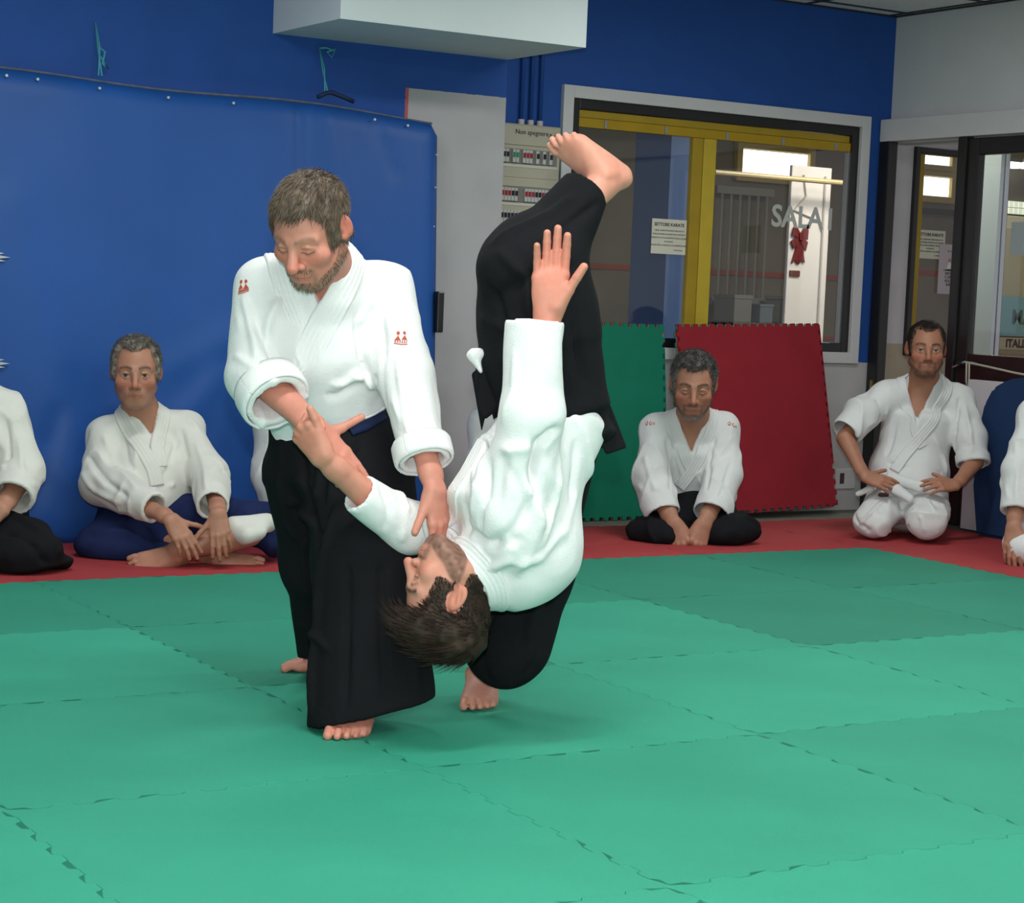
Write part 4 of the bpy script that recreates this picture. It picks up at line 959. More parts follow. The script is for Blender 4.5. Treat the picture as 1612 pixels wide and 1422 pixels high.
def paint_plain(v, skin, seed, var=0.12, red=None):
    n = vnoise(v*60, seed)[:, None]; col = skin*(1+var*(n-0.5))
    if red is not None:
        for c, r in red:
            m = np.exp(-(np.linalg.norm(v-c, axis=1)/r)**2)[:, None]*0.5; col = col*(1-m)+skin*np.array([1.02, 0.72, 0.70])*m
    return np.clip(col, 0, 1)
class Body:
    """skin of one person: pieces of different fineness gathered into a single mesh"""
    def __init__(s): s.v = []; s.f = []; s.c = []; s.n = 0
    def add(s, v, f, c): s.v.append(v); s.f.append(f+s.n); s.c.append(c); s.n += len(v)
    def build(s, parent): return link('body', mesh_np('body', np.concatenate(s.v), np.concatenate(s.f), True, np.concatenate(s.c)), M_skin, parent)

def sleeve(S, E, C, rs, re, rc, u=None, hollow=0.10, roll=None, wall=0.009):
    """S shoulder, E elbow, C cuff end; radii may be (along u, across)"""
    pr = lambda r: r if isinstance(r, tuple) else (r, r)
    ax = nrm(np.asarray(C)-E); u = np.array([0, 0, 1.0]) if u is None else np.asarray(u, float)
    if abs(np.dot(nrm(u), ax)) > 0.95: u = np.array([1.0, 0.2, 0.1])
    rs, re, rc = pr(rs), pr(re), pr(rc)
    a = econe(S, E, rs, re, u); b = econe(E, np.asarray(C)+ax*0.02, re, rc, u)
    parts = [a, b]
    body = uni(0.03, *parts)
    if roll:
        L, ex = roll; p0 = np.asarray(C)-ax*L; rr = tuple(x+ex for x in rc)
        ring_ = keep(econe(p0, np.asarray(C)+ax*0.02, rr, rr, u), halfspace(p0, -ax))
        body = uni(0.004, body, ring_); rc = rr; wall = wall+ex*0.6
    outer = keep(body, halfspace(C, ax))
    if hollow:
        inn = tuple(max(x-wall, 0.012) for x in rc); inn2 = tuple(max(x-wall-0.004, 0.012) for x in rc)
        outer = cut(outer, keep(econe(np.asarray(C)-ax*hollow, np.asarray(C)+ax*0.05, inn2, inn, u), halfspace(np.asarray(C)-ax*hollow*1.2, -ax)))
    return outer
def band(F, path, width, thick, name, m, parent, ridges=4, off=0.0, n=90, flip=1, taper=None, groove=0.0012, wdir=None):
    """flat cloth band laid along a path on the surface of field F"""
    P = np.array(path, float); d = np.r_[0, np.cumsum(np.linalg.norm(np.diff(P, axis=0), axis=1))]; t = np.linspace(0, d[-1], n)
    Q = np.stack([np.interp(t, d, P[:, i]) for i in range(3)], 1)
    for _ in range(6): Q[1:-1] = 0.25*Q[:-2]+0.5*Q[1:-1]+0.25*Q[2:]
    Q = F.project(Q)
    for _ in range(3): Q[1:-1] = 0.25*Q[:-2]+0.5*Q[1:-1]+0.25*Q[2:]
    T = np.gradient(Q, axis=0); T /= np.linalg.norm(T, axis=1, keepdims=True); N = F.grad(Q, 0.012)
    for _ in range(8): N[1:-1] = 0.25*N[:-2]+0.5*N[1:-1]+0.25*N[2:]
    S = np.cross(T, N); S /= np.linalg.norm(S, axis=1, keepdims=True); N = np.cross(S, T)
    k = ridges*4+3; u = np.linspace(-0.5, 0.5, k); V = []
    wd = np.full(n, width) if taper is None else width*np.interp(np.linspace(0, 1, n), *taper)
    prof = thick*(1-np.clip((np.abs(u)-0.44)/0.06, 0, 1)**2*0.6)-groove*(0.5+0.5*np.cos((u+0.5)*ridges*2*np.pi))
    top = Q[:, None]+S[:, None]*(u[None, :, None]*wd[:, None, None])
    fl = top.reshape(-1, 3); dd = F.sample(fl); g = F.grad(fl, 0.01); fl = fl-g*np.clip(dd, -0.02, 0.02)[:, None]*0.8; fl = fl.reshape(n, k, 3)
    up = fl+N[:, None]*(off+prof[None, :, None]); lo = fl+N[:, None]*(off-0.004)
    V = np.concatenate([up, lo[:, ::-1]], 1); K = 2*k; i = np.arange(n*K).reshape(n, K); j = np.roll(i, -1, 1)
    FF = np.stack([i[:-1], j[:-1], j[1:], i[1:]], -1).reshape(-1, 4)
    caps = [np.stack([i[r, :k-1], i[r, 1:k], i[r, K-2:k-1:-1][:k-1], i[r, K-1:k:-1][:k-1]], 1)[:, ::(1 if r else -1)] for r in (0, -1)]
    me = mesh_np(name, V.reshape(-1, 3), np.concatenate([FF]+caps), True); return link(name, me, m, parent)
def cloth(ops, h, folds, name, m, parent, sm=2, wrinkle=0.0, wscale=14, seed=1, field=None, stretch=(1, 1, 1), ridge=0.0, rscale=9.0):
    F = field or Field(ops, h); v, f = F.mesh(); v = smooth(v, f, sm); n = normals(v, f)
    if wrinkle: v = v+n*(wrinkle*(vnoise(v*wscale*np.array(stretch), seed)+0.5*vnoise(v*wscale*2.1*np.array(stretch), seed+1)-0.75))[:, None]
    if ridge:
        q = v*rscale*np.array([1, 1, 0.45])+0.6*np.stack([vnoise(v*6, seed+7), vnoise(v*6, seed+8), vnoise(v*6, seed+9)], 1)
        r = 1-np.abs(2*vnoise(q, seed+5)-1); mk = np.clip(2.2*vnoise(v*5, seed+6)-0.6, 0, 1); v = v+n*(ridge*mk*(r**4-0.2))[:, None]
    if folds: v = fold(v, n, folds)
    v = smooth(v, f, 1, 0.3)
    return F, link(name, mesh_np(name, v, f), m, parent)
def decal(F, shapes, origin, xd, m, name, parent, off=0.002, obj=None):
    """small flat embroidery: polygons (in metres) laid on the finished cloth"""
    me0 = obj.data; co = np.zeros(len(me0.vertices)*3, np.float32); me0.vertices.foreach_get('co', co); co = co.reshape(-1, 3)
    sel = np.linalg.norm(co-np.asarray(origin), axis=1) < 0.12; li = np.zeros(len(me0.loops), np.int32); me0.loops.foreach_get('vertex_index', li); fq = li.reshape(-1, 4); fq = fq[sel[fq].all(1)]
    ids = np.unique(fq); mp = np.zeros(len(co), int); mp[ids] = np.arange(len(ids)); tree = BVHTree.FromPolygons([Vector(p) for p in co[ids]], mp[fq].tolist())
    class G:
        def project(self, p, off=0.0): 
            out = []
            for q in p: l, n_, i_, d_ = tree.find_nearest(Vector(q)); out.append(np.array(l)+np.array(N)*off)
            return np.array(out)
    o = F.project(np.array([origin]))[0]; N = F.grad(np.array([o]), 0.012)[0]; X = nrm(np.asarray(xd)-N*np.dot(xd, N)); Y = np.cross(N, X)
    bm = bmesh.new()
    for poly in shapes:
        p = np.array([o+X*a+Y*b for a, b in poly]); p = G().project(p, off); vs = [bm.verts.new(q) for q in p]; q2 = p-N*0.005; ws = [bm.verts.new(q) for q in q2]
        bm.faces.new(vs)
        for i in range(len(vs)): j = (i+1) % len(vs); bm.faces.new((vs[i], vs[j], ws[j], ws[i]))
    bmesh.ops.recalc_face_normals(bm, faces=bm.faces[:])
    me = bpy.data.meshes.new(name); bm.to_mesh(me); bm.free(); return link(name, me, m, parent)
def cuff(F, E, C, r, L, m, parent, back=0.5, thick=0.005):
    """turned-back cuff band round the end of a sleeve"""
    E, C = np.asarray(E), np.asarray(C); ax = nrm(C-E); c = C-ax*L*back; a = nrm(np.cross(ax, [0.2, 0.3, 0.9])); b = np.cross(ax, a)
    return band(F, [c+r*(math.cos(t)*a+math.sin(t)*b) for t in np.linspace(0, 2*math.pi+0.05, 26)], L, thick, 'cuff', m, parent, 1, 0.0065, groove=0.0008)
def disc(cx, cy, rx, ry, n=12, a0=0): return [(cx+rx*math.cos(a0+2*math.pi*i/n), cy+ry*math.sin(a0+2*math.pi*i/n)) for i in range(n)]

def torso_jacket(N, SR, SL, Wc, fwd, wr=(0.17, 0.12), cr=(0.18, 0.125), yoke=0.07, neck_r=0.075, neck_up=None, waist_ext=0.05):
    """body of a wrapped jacket: N neck base, SR/SL shoulders, Wc waist centre"""
    N, SR, SL, Wc = map(np.asarray, (N, SR, SL, Wc)); u = nrm(SR-SL); mid = (SR+SL)/2; ax = nrm(Wc-mid)
    ch = mid+ax*0.11; SR = SR+ax*0.012; SL = SL+ax*0.012; yoke = yoke*0.86
    ops = [('+', econe(ch, Wc+ax*waist_ext, cr, wr, u, cap=0.05), 0),
           ('+', cone(SR, SL, yoke), 0.06), ('+', cone(N, SR, 0.055, 0.062), 0.05), ('+', cone(N, SL, 0.055, 0.062), 0.05)]
    return ops
def vcut(A, NR, NL, fwd, back):
    """wedge in front of the chest, from apex A up to the two sides of the neck"""
    A, NR, NL = map(np.asarray, (A, NR, NL)); f = nrm(fwd)
    n1 = nrm(np.cross(NR-A, f)); n2 = nrm(np.cross(NL-A, f)); m = (NR+NL)/2-A
    if np.dot(n1, NL-A) > 0: n1 = -n1
    if np.dot(n2, NR-A) > 0: n2 = -n2
    p1 = halfspace(A, n1); p2 = halfspace(A, n2); p3 = halfspace(back, -f); 
    pr = Prim(lambda X, Y, Z: np.maximum(np.maximum(p1.f(X, Y, Z), p2.f(X, Y, Z)), p3.f(X, Y, Z)), np.min([A, NR, NL], 0)-0.15, np.max([A, NR, NL], 0)+0.15)
    return pr

def hit(F, x, y, d0, d1, n=220):
    """where the sight line through photo pixel (x, y) meets the surface of field F"""
    ds = np.linspace(d0, d1, n); p = np.stack([at(x, y, d) for d in ds]); ins = ((p > F.lo) & (p < F.lo+F.h*(F.n-1))).all(1)
    s = np.where(ins, F.sample(p), 1.0); i = int(np.argmax(s < 0.001)) if (s < 0.001).any() else int(np.argmin(s)); return p[i]
def path_on(F, pts, d0, d1): return [hit(F, x, y, d0, d1) for x, y in pts]
def pxfolds(F, L, d0, d1):
    out = []
    for pts, w, h in L:
        P = path_on(F, pts, d0, d1); out += [(a, b, w*0.85, h*1.4) for a, b in zip(P, P[1:])]
    return out
def fl(x, y, z=0.0):
    d = VF+VR*((x-806)/FPX)-VU*((y-711)/FPX); return CAMP+d*((z-CAMP[2])/d[2])
def level(v): v = np.array(v, float); v[2] = 0; return nrm(v)
def head_piece(B, parent, c, Fd, Ud, s, o, N, chest, u, skin, h, seed=0):
    R = frame(Fd, Ud); T = lambda *p: c+R@(np.array(p, float)*s)
    nk = o.get('neck', 0.057)
    ops = head_ops(c, R, s, o)
    ops += [('+', cone(T(0, -0.022, -0.05), N, nk*s, (nk+0.004)*s), 0.025*s)]
    for a, b, ra, rb in chest: ops.append(('+', econe(a, b, ra, rb, u), 0.05))
    F = Field(ops, h); v, f = F.mesh(); v = smooth(v, f, 1, 0.4)
    B.add(v, f, paint_head(v, c, R, s, o, skin))
    build_hair(F, v, f, c, R, s, o, parent, seed)
    if 'whiskers' in o: build_beard(v, f, c, R, s, o, parent, seed+9)
    return F
def limb_piece(B, ops, h, skin, seed, red=None):
    F = Field(ops, h); v, f = F.mesh(); v = smooth(v, f, 1, 0.4); B.add(v, f, paint_plain(v, skin, seed, red=red)); return F

# ------------------------------------------------------------------ the thrower
def thrower():
    P = empty('person', fl(545, 1120), 'bearded standing man in white jacket and black hakama, bending to throw', 'person')
    skin = np.array([0.60, 0.24, 0.175]); B = Body()
    N = at(515, 428, 5.06); SR = at(424, 452, 5.10); SL = at(598, 456, 5.17); Wc = at(514, 668, 5.26); fwd = dv(-0.12, -0.2, 0.97); u = nrm(SR-SL)
    o = dict(hair=(0.080, 0.048, 0.026), hair2=(0.19, 0.155, 0.13), grey=0.32, topdark=-0.2, hairthick=0.010, sidethick=0.007, len=0.026, comb=0.8, part=1.5, lift=0.32, strands=4200, width=0.0010, hairline=0.066, recede=0.004,
             beard=((0.17, 0.095, 0.06), 0.75, (0.30, 0.26, 0.22)), whiskers=dict(col=(0.15, 0.085, 0.05), col2=(0.36, 0.31, 0.27), len=0.008, n=1100, grey=0.4), eyes='closed', brow=(0.30, 0.14, 0.09), jaw=1.10, plump=0.006, nose=1.12, nosew=1.25)
    hc = at(490, 360, 4.86)
    head_piece(B, P, hc, dv(-0.36, -0.61, 0.70), dv(-0.20, 0.72, 0.66), 1.10, o, N, [(N-u*0, (SR+SL)/2+nrm(Wc-N)*0.16, (0.07, 0.06), (0.13, 0.09))], u, skin, 0.0026, 3)
    # arms and hands
    ER = at(408, 590, 4.99); WR = at(497, 676, 4.86); EL = at(637, 590, 5.06); WL = at(684, 768, 4.90)
    limb_piece(B, hand_ops(WR, dv(0.60, -0.78, -0.02), dv(0.35, 0.20, 0.9), -1, (0.10, 0.14, 0.2, 0.25), 0.03, (0.96, 0.10, 0.05), 0.1, 1.0, ER), 0.0022, skin*1.02, 5, [(at(520, 700, 4.8), 0.06)])
    limb_piece(B, hand_ops(WL, dv(0.14, -0.98, -0.05), dv(0.75, 0.12, 0.62), 1, (0.16, 0.22, 0.28, 0.32), 0.05, (0.66, 0.72, 0.0), 0.15, 1.0, EL), 0.0022, skin*0.98, 6, [(at(690, 860, 4.9), 0.05)])
    # feet and legs
    aL = np.array([1.055, -2.545, 0.081]); tL = level([-0.62, -0.78, 0]); kL = at(590, 900, 5.0); hL = at(565, 735, 5.25)
    limb_piece(B, foot_ops(aL, tL, (0, 0, 1), 1, 1.06, kL), 0.0028, skin*1.05, 7, [(aL+tL*0.15, 0.05)])
    aR = fl(540, 1056)+np.array([0, 0, 0.080]); tR = level(dv(-1, 0, 0.1)); kR = at(478, 880, 5.45); hR = at(470, 735, 5.3)
    limb_piece(B, foot_ops(aR, tR, (0, 0, 1), -1, 1.05, kR), 0.003, skin*1.02, 8)
    trunk = [('+', econe((SR+SL)/2+nrm(Wc-N)*0.1, Wc, (0.13, 0.09), (0.13, 0.09), u), 0), ('+', cone(hL, kL, 0.075, 0.055), 0.04), ('+', cone(hR, kR, 0.075, 0.055), 0.04), ('+', econe(Wc, (hL+hR)/2, (0.13, 0.09), (0.14, 0.1), u), 0.05),
             ('+', cone(SR, ER, 0.05, 0.045), 0.03), ('+', cone(SL, EL, 0.05, 0.045), 0.03)]
    limb_piece(B, trunk, 0.012, skin, 9); B.build(P)
    # jacket
    CR = at(436, 634, 4.91); CL = at(669, 728, 4.94)
    ops = torso_jacket(N, SR, SL, Wc, fwd, wr=(0.150, 0.125), cr=(0.165, 0.13), yoke=0.068)
    ops += [('+', cone(at(516, 420, 5.06), at(520, 470, 5.08), 0.072, 0.09), 0.04)]
    ops += [('+', econe(at(520, 560, 5.10), at(535, 640, 5.17), (0.12, 0.10), (0.11, 0.09), u), 0.06)]
    ops += [('+', sleeve(SR+u*0.005, ER, CR, (0.088, 0.080), (0.084, 0.078), (0.066, 0.060), dv(-0.75, -0.65, 0), 0.12, (0.072, 0.015)), 0.045)]
    ops += [('+', sleeve(SL, EL, CL, (0.082, 0.078), (0.071, 0.068), (0.053, 0.050), VR, 0.12, (0.060, 0.013)), 0.045)]
    ops += [('-', vcut(at(488, 492, 4.9), at(452, 400, 4.9), at(545, 400, 4.95), fwd, at(500, 430, 5.03)), 0.004)]
    F = Field(ops, 0.0062)
    D = (4.5, 5.4)
    fo = limb_folds(SR, ER, 0.085, 9, 0.016, 0.009, 1)+limb_folds(ER, CR, 0.08, 6, 0.014, 0.008, 2)+limb_folds(SL, EL, 0.08, 7, 0.016, 0.009, 3)+limb_folds(EL, CL, 0.068, 8, 0.013, 0.009, 4, slant=0.5, length=0.8)
    fo += pxfolds(F, [([(560, 505), (570, 560), (578, 600)], 0.012, -0.016), ([(400, 505), (420, 545), (440, 580)], 0.013, -0.014), ([(385, 470), (400, 530), (405, 570)], 0.014, 0.010), ([(372, 560), (400, 580), (440, 588)], 0.012, 0.008),
                      ([(555, 590), (575, 598), (585, 610)], 0.010, 0.014), ([(470, 640), (530, 622), (590, 598)], 0.012, -0.012), ([(480, 625), (540, 605), (570, 585)], 0.012, 0.009), ([(600, 470), (605, 560), (612, 660)], 0.012, -0.007),
                      ([(640, 500), (655, 600), (668, 690)], 0.006, -0.006), ([(585, 470), (572, 500), (558, 512)], 0.012, 0.008), ([(440, 470), (425, 500), (415, 540)], 0.013, 0.009), ([(625, 560), (635, 640), (645, 700)], 0.010, 0.006), ([(500, 520), (505, 560), (500, 600)], 0.015, 0.005)], *D)
    J = cloth(None, 0, fo, 'jacket', M_gi, P, 1, 0.006, 9, 11, F, ridge=0.012)[1]
    cuff(F, ER, CR, 0.08, 0.072, M_gi, P); cuff(F, EL, CL, 0.065, 0.062, M_gi, P)
    # overlapping lapels: the lower one first
    bk = [at(545, 385, 5.08), at(520, 372, 5.14), at(492, 380, 5.12)]
    band(F, path_on(F, [(436, 380), (444, 425), (458, 470), (474, 512), (492, 545)], *D), 0.072, 0.005, 'collar', M_gi, P, 6, 0.001, groove=0.0016)
    band(F, [bk[1]]+path_on(F, [(557, 388), (552, 425), (532, 468), (505, 518), (482, 570), (462, 622), (455, 645)], *D), 0.080, 0.006, 'collar', M_gi, P, 6, 0.0035, groove=0.0016)
    # jacket hem flap above the belt and the belt itself
    hk = []
    # hakama
    wa = at(512, 662, 5.27)
    hemL = at(581, 1122, 5.03); nh = dv(0.226, -0.974, 0.0)
    lk = uni(0.06, econe(at(556, 720, 5.22), at(582, 890, 5.06), (0.155, 0.145), (0.138, 0.135), VR), econe(at(582, 890, 5.06), hemL+nh*0.03, (0.138, 0.135), (0.168, 0.145), dv(0.97, 0.22, 0)))
    al = nrm(hemL-at(582, 890, 5.06)); lk = cut(keep(lk, halfspace(hemL, nh)), econe(hemL-al*0.09, hemL+al*0.05, (0.136, 0.118), (0.150, 0.126), dv(0.97, 0.22, 0), cap=0.02))
    hemR = at(506, 1040, 5.70); nr = dv(-0.1, -1, 0.15)
    rk = uni(0.06, econe(at(474, 735, 5.30), at(492, 880, 5.45), (0.105, 0.13), (0.080, 0.11), VR), econe(at(492, 880, 5.45), hemR, (0.080, 0.11), (0.066, 0.09), VR))
    rk = cut(keep(rk, halfspace(hemR, nr)), econe(hemR-nr*0.12, hemR+nr*0.05, (0.052, 0.076), (0.056, 0.08), VR))
    hops = [('+', econe(wa, at(520, 740, 5.28), (0.152, 0.128), (0.165, 0.145), VR, cap=0.02), 0), ('+', lk, 0.06), ('+', rk, 0.03)]
    H = Field(hops, 0.007)
    hf = pxfolds(H, [([(530, 730), (515, 850), (497, 1000), (490, 1120)], 0.016, 0.014), ([(552, 760), (548, 900), (545, 1110)], 0.012, -0.010), ([(590, 750), (600, 900), (605, 1100)], 0.014, -0.010), ([(625, 800), (640, 950), (655, 1090)], 0.014, 0.010),
                     ([(445, 700), (460, 790), (500, 830)], 0.016, 0.014), ([(470, 700), (490, 800), (505, 860)], 0.012, -0.014), ([(515, 690), (500, 780), (480, 860)], 0.012, 0.012), ([(560, 700), (530, 770), (510, 840)], 0.012, -0.014), ([(478, 850), (482, 930), (485, 1010)], 0.010, 0.010),
                     ([(440, 760), (452, 820), (470, 850)], 0.014, 0.012), ([(475, 985), (500, 1000), (515, 1020)], 0.012, 0.012)], 4.5, 6.0)
    cloth(None, 0, hf, 'hakama', M_hak, P, 2, 0.006, 8, 21, H)
    band(H, path_on(H, [(552, 681), (576, 671), (603, 654)], 4.6, 5.5), 0.030, 0.006, 'belt', M_obi_navy, P, 2, 0.004)
    band(H, path_on(H, [(572, 664), (585, 656), (600, 648)], 4.6, 5.5), 0.006, 0.004, 'belt_stripe', M_gi, P, 1, 0.014)
    # embroidered badges on both sleeves: two figures over a curved line of letters
    def badge(x, y, flip, sc=1.0):
        sh = [disc(-0.010*flip*sc, 0.020*sc, 0.0048*sc, 0.0062*sc), disc(0.010*flip*sc, 0.024*sc, 0.0048*sc, 0.0062*sc)]
        tri = lambda cx, cy: [(cx, cy+0.008*sc), (cx-0.009*sc, cy-0.007*sc), (cx+0.009*sc, cy-0.007*sc)]
        sh += [tri(-0.010*flip*sc, 0.004*sc), tri(0.011*flip*sc, 0.008*sc)]
        for k, cx in enumerate((-0.017, -0.010, -0.003, 0.004, 0.011, 0.018)):
            b0 = -0.012*sc+0.10*abs(cx)*sc; cx *= sc
            sh.append([(cx-0.0024*sc, b0), (cx-0.0008*sc, b0), (cx+0.0002*sc, b0+0.010*sc), (cx-0.0012*sc, b0+0.010*sc)]); sh.append([(cx+0.0012*sc, b0), (cx+0.0026*sc, b0), (cx+0.0012*sc, b0+0.010*sc), (cx-0.0002*sc, b0+0.010*sc)])
        for a, b in ((-0.021, -0.010), (-0.010, 0.001), (0.001, 0.011), (0.011, 0.021)):
            ya = -0.017*sc+0.15*abs(a)*sc; yb = -0.017*sc+0.15*abs(b)*sc; sh.append([(a*sc, ya), (b*sc, yb), (b*sc, yb+0.0016*sc), (a*sc, ya+0.0016*sc)])
        decal(F, sh, hit(F, x, y, *D), VR, M_red_emb, 'badge', P, obj=J)
    badge(383, 454, -1, 0.85); badge(631, 536, 1, 0.85)
    return P
# ------------------------------------------------------------------ the man being thrown
def faller():
    P = empty('person', fl(752, 1118), 'upside-down man in white jacket and black hakama, one leg kicked up', 'person')
    skin = np.array([0.60, 0.275, 0.195]); B = Body()
    N = at(766, 890, 4.94); SR = at(806, 836, 4.83); SL = at(744, 830, 5.07); Wc = at(872, 650, 5.02); fwd = dv(-0.88, 0.42, 0.2); u = nrm(SR-SL)
    o = dict(hair=(0.016, 0.009, 0.006), hair2=(0.07, 0.045, 0.03), grey=0.25, topdark=0.2, hairthick=0.040, sidethick=0.003, len=0.050, comb=0.9, part=1.0, lift=0.5, strands=4600, hairline=0.062, recede=0.006, flowdir=(0.0, 0.75, 0.25), width=0.0013, fade=1,
             beard=((0.055, 0.030, 0.022), 0.8), eyes='closed', brow=(0.05, 0.028, 0.02))
    hc = at(706, 934, 4.86)
    head_piece(B, P, hc, dv(-0.92, 0.37, 0.10), dv(-0.38, -0.92, 0.06), 1.08, o, N, [(N, (SR+SL)/2+nrm(Wc-N)*0.1, (0.07, 0.06), (0.13, 0.10))], u, skin, 0.0026, 5)
    ER = at(832, 660, 4.80); WR = at(863, 497, 4.80); EL = at(645, 838, 4.97); WL = at(510, 722, 4.80)
    limb_piece(B, hand_ops(WR, dv(0.06, 1, 0.06), dv(0.10, 0.05, -0.99), -1, (0.10, 0.07, 0.08, 0.14), 0.025, (0.50, 0.86, -0.10), 0.0, 1.13, ER), 0.0022, skin*np.array([1.05, 0.92, 0.92]), 15, [(at(868, 440, 4.8), 0.05), (at(885, 400, 4.8), 0.06)])
    limb_piece(B, hand_ops(WL, dv(-0.62, 0.78, 0.06), dv(-0.40, -0.36, 0.84), 1, (1.25, 1.3, 1.3, 1.3), 0.02, (0.35, 0.93, 0.05), 0.1, 1.0, EL), 0.0022, skin*np.array([1.03, 0.92, 0.92]), 16, [(at(480, 685, 4.8), 0.04)])
    # raised right leg
    hR = at(865, 590, 5.0); kR = at(812, 440, 4.90); aR = at(948, 290, 5.03)
    limb_piece(B, foot_ops(aR, dv(-0.88, 0.47, 0.0), dv(-0.42, -0.72, 0.55), -1, 1.02, kR), 0.0028, skin*1.03, 17, [(at(975, 270, 5.0), 0.05), (at(890, 220, 5.0), 0.05)])
    # standing left leg
    tL = level([-0.55, -0.83, 0]); toes = fl(752, 1120); aL = toes-tL*0.155; aL[2] = 0.079; kL = at(822, 905, 5.32); hL = at(878, 620, 5.22)
    limb_piece(B, foot_ops(aL, tL, (0, 0, 1), 1, 1.0, kL), 0.0028, skin*0.95, 18, [(aL+tL*0.14, 0.04)])
    trunk = [('+', econe((SR+SL)/2+nrm(Wc-N)*0.06, Wc, (0.13, 0.10), (0.12, 0.09), u), 0), ('+', econe(Wc, (hL+hR)/2, (0.13, 0.09), (0.13, 0.1), u), 0.05), ('+', cone(hR, kR, 0.08, 0.055), 0.04), ('+', cone(at(868, 640, 5.18), kL, 0.055, 0.05), 0.04), ('+', cone(at(806, 800, 4.88), ER, 0.04, 0.035), 0.03), ('+', cone(at(740, 828, 5.06), EL, 0.04, 0.035), 0.03)]
    limb_piece(B, trunk, 0.012, skin, 19); B.build(P)
    CR = at(842, 505, 4.80); CL = at(564, 776, 4.868)
    mid = (SR+SL)/2; ax = nrm(Wc-mid)
    ops = [('+', econe(at(797, 818, 4.95), at(875, 655, 5.02), (0.155, 0.158), (0.150, 0.128), u, cap=0.06), 0),
           ('+', ell(at(806, 905, 4.95), (0.13, 0.085, 0.085), np.stack([u, nrm(np.cross(ax, u)), ax], 1)), 0.08), ('+', ell(at(838, 862, 4.96), (0.14, 0.115, 0.10), np.stack([u, nrm(np.cross(ax, u)), ax], 1)), 0.10), ('+', cone(SR, SL, 0.068), 0.06),
           ('+', cone(N, SR, 0.058, 0.062), 0.05), ('+', cone(N, SL, 0.055, 0.06), 0.05), ('+', keep(cone(at(728, 921, 4.885), at(792, 870, 4.94), 0.078, 0.105), halfspace(at(737, 914, 4.89), at(728, 921, 4.885)-at(792, 870, 4.94))), 0.03),
           ('+', sleeve(at(806, 800, 4.84), at(838, 655, 4.80), CR, (0.096, 0.090), (0.078, 0.074), (0.0705, 0.064), VR, 0.09, None, 0.007), 0.05),
           ('+', sleeve(at(724, 830, 5.04), at(645, 832, 4.97), CL, (0.068, 0.07), (0.062, 0.062), (0.050, 0.052), dv(0.35, 0.9, 0), 0.09, None, 0.007), 0.04)]
    F = Field(ops, 0.0062); D = (4.4, 5.4)
    fo = limb_folds(at(806, 800, 4.84), at(838, 655, 4.80), 0.088, 9, 0.018, 0.011, 31)+limb_folds(at(838, 655, 4.80), CR, 0.074, 4, 0.015, 0.005, 32, 0.4)+limb_folds(at(724, 826, 5.04), CL, 0.058, 9, 0.014, 0.010, 33)
    fo += pxfolds(F, [([(895, 640), (870, 680), (846, 700), (838, 760)], 0.014, -0.020), ([(846, 700), (842, 780), (805, 840), (770, 855)], 0.016, -0.014), ([(760, 690), (800, 710), (835, 705)], 0.015, 0.012), ([(830, 760), (850, 820), (815, 900)], 0.018, 0.016),
                      ([(735, 790), (740, 830), (775, 860), (815, 850)], 0.014, -0.016), ([(880, 720), (872, 790), (850, 860)], 0.014, 0.010), ([(905, 700), (900, 790), (870, 870)], 0.013, -0.009), ([(760, 900), (800, 880), (850, 880)], 0.015, 0.010),
                      ([(900, 650), (925, 700), (930, 760)], 0.014, 0.008), ([(845, 880), (885, 840), (905, 780)], 0.014, 0.009), ([(745, 730), (752, 770), (745, 810)], 0.014, 0.008), ([(770, 730), (768, 780), (755, 830)], 0.012, -0.008), ([(600, 770), (612, 800), (605, 830)], 0.01, -0.008), ([(625, 765), (640, 800), (632, 850)], 0.01, 0.008), ([(810, 560), (806, 620), (790, 660)], 0.012, 0.006)], *D)
    cloth(None, 0, fo, 'jacket', M_gi, P, 1, 0.006, 9, 41, F, ridge=0.012)
    nx = nrm(hc-N)
    # collar: from the belly along the chest edge, round the nape
    pth = [at(754, 684, 4.93), at(716, 728, 4.88), at(692, 775, 4.87), at(686, 820, 4.89), at(694, 850, 4.91), at(708, 868, 4.93)]
    band(F, pth, 0.066, 0.010, 'collar', M_gi, P, 5, 0.003, groove=0.0016)
    rc = at(747, 906, 4.897); ra = nrm(at(728, 921, 4.885)-at(792, 870, 4.94)); r1 = dv(-0.61, 0.79, 0.0); r1 = nrm(r1-ra*np.dot(r1, ra)); r2 = np.cross(ra, r1); r2 = r2 if np.dot(r2, VF) < 0 else -r2
    pth = [rc+0.088*(math.cos(t)*r1+math.sin(t)*r2) for t in np.linspace(-0.9, 4.6, 16)]
    band(F, pth, 0.058, 0.009, 'collar', M_gi, P, 5, 0.003, groove=0.0016)
    # hakama
    nh = nrm(at(925, 292, 5.04)-at(830, 410, 4.96)); hem = at(922, 296, 5.03)
    leg = keep(uni(0.05, econe(at(838, 430, 4.96), hem+nh*0.02, (0.118, 0.12), (0.062, 0.055), dv(0.75, 0.65, 0)), econe(at(846, 500, 4.99), at(838, 430, 4.96), (0.142, 0.15), (0.132, 0.14), VR), cone(at(800, 425, 4.90), at(830, 400, 4.95), 0.075, 0.085)), halfspace(hem, nh))
    leg = cut(leg, cone(hem-nh*0.06, hem+nh*0.05, 0.040, 0.050))
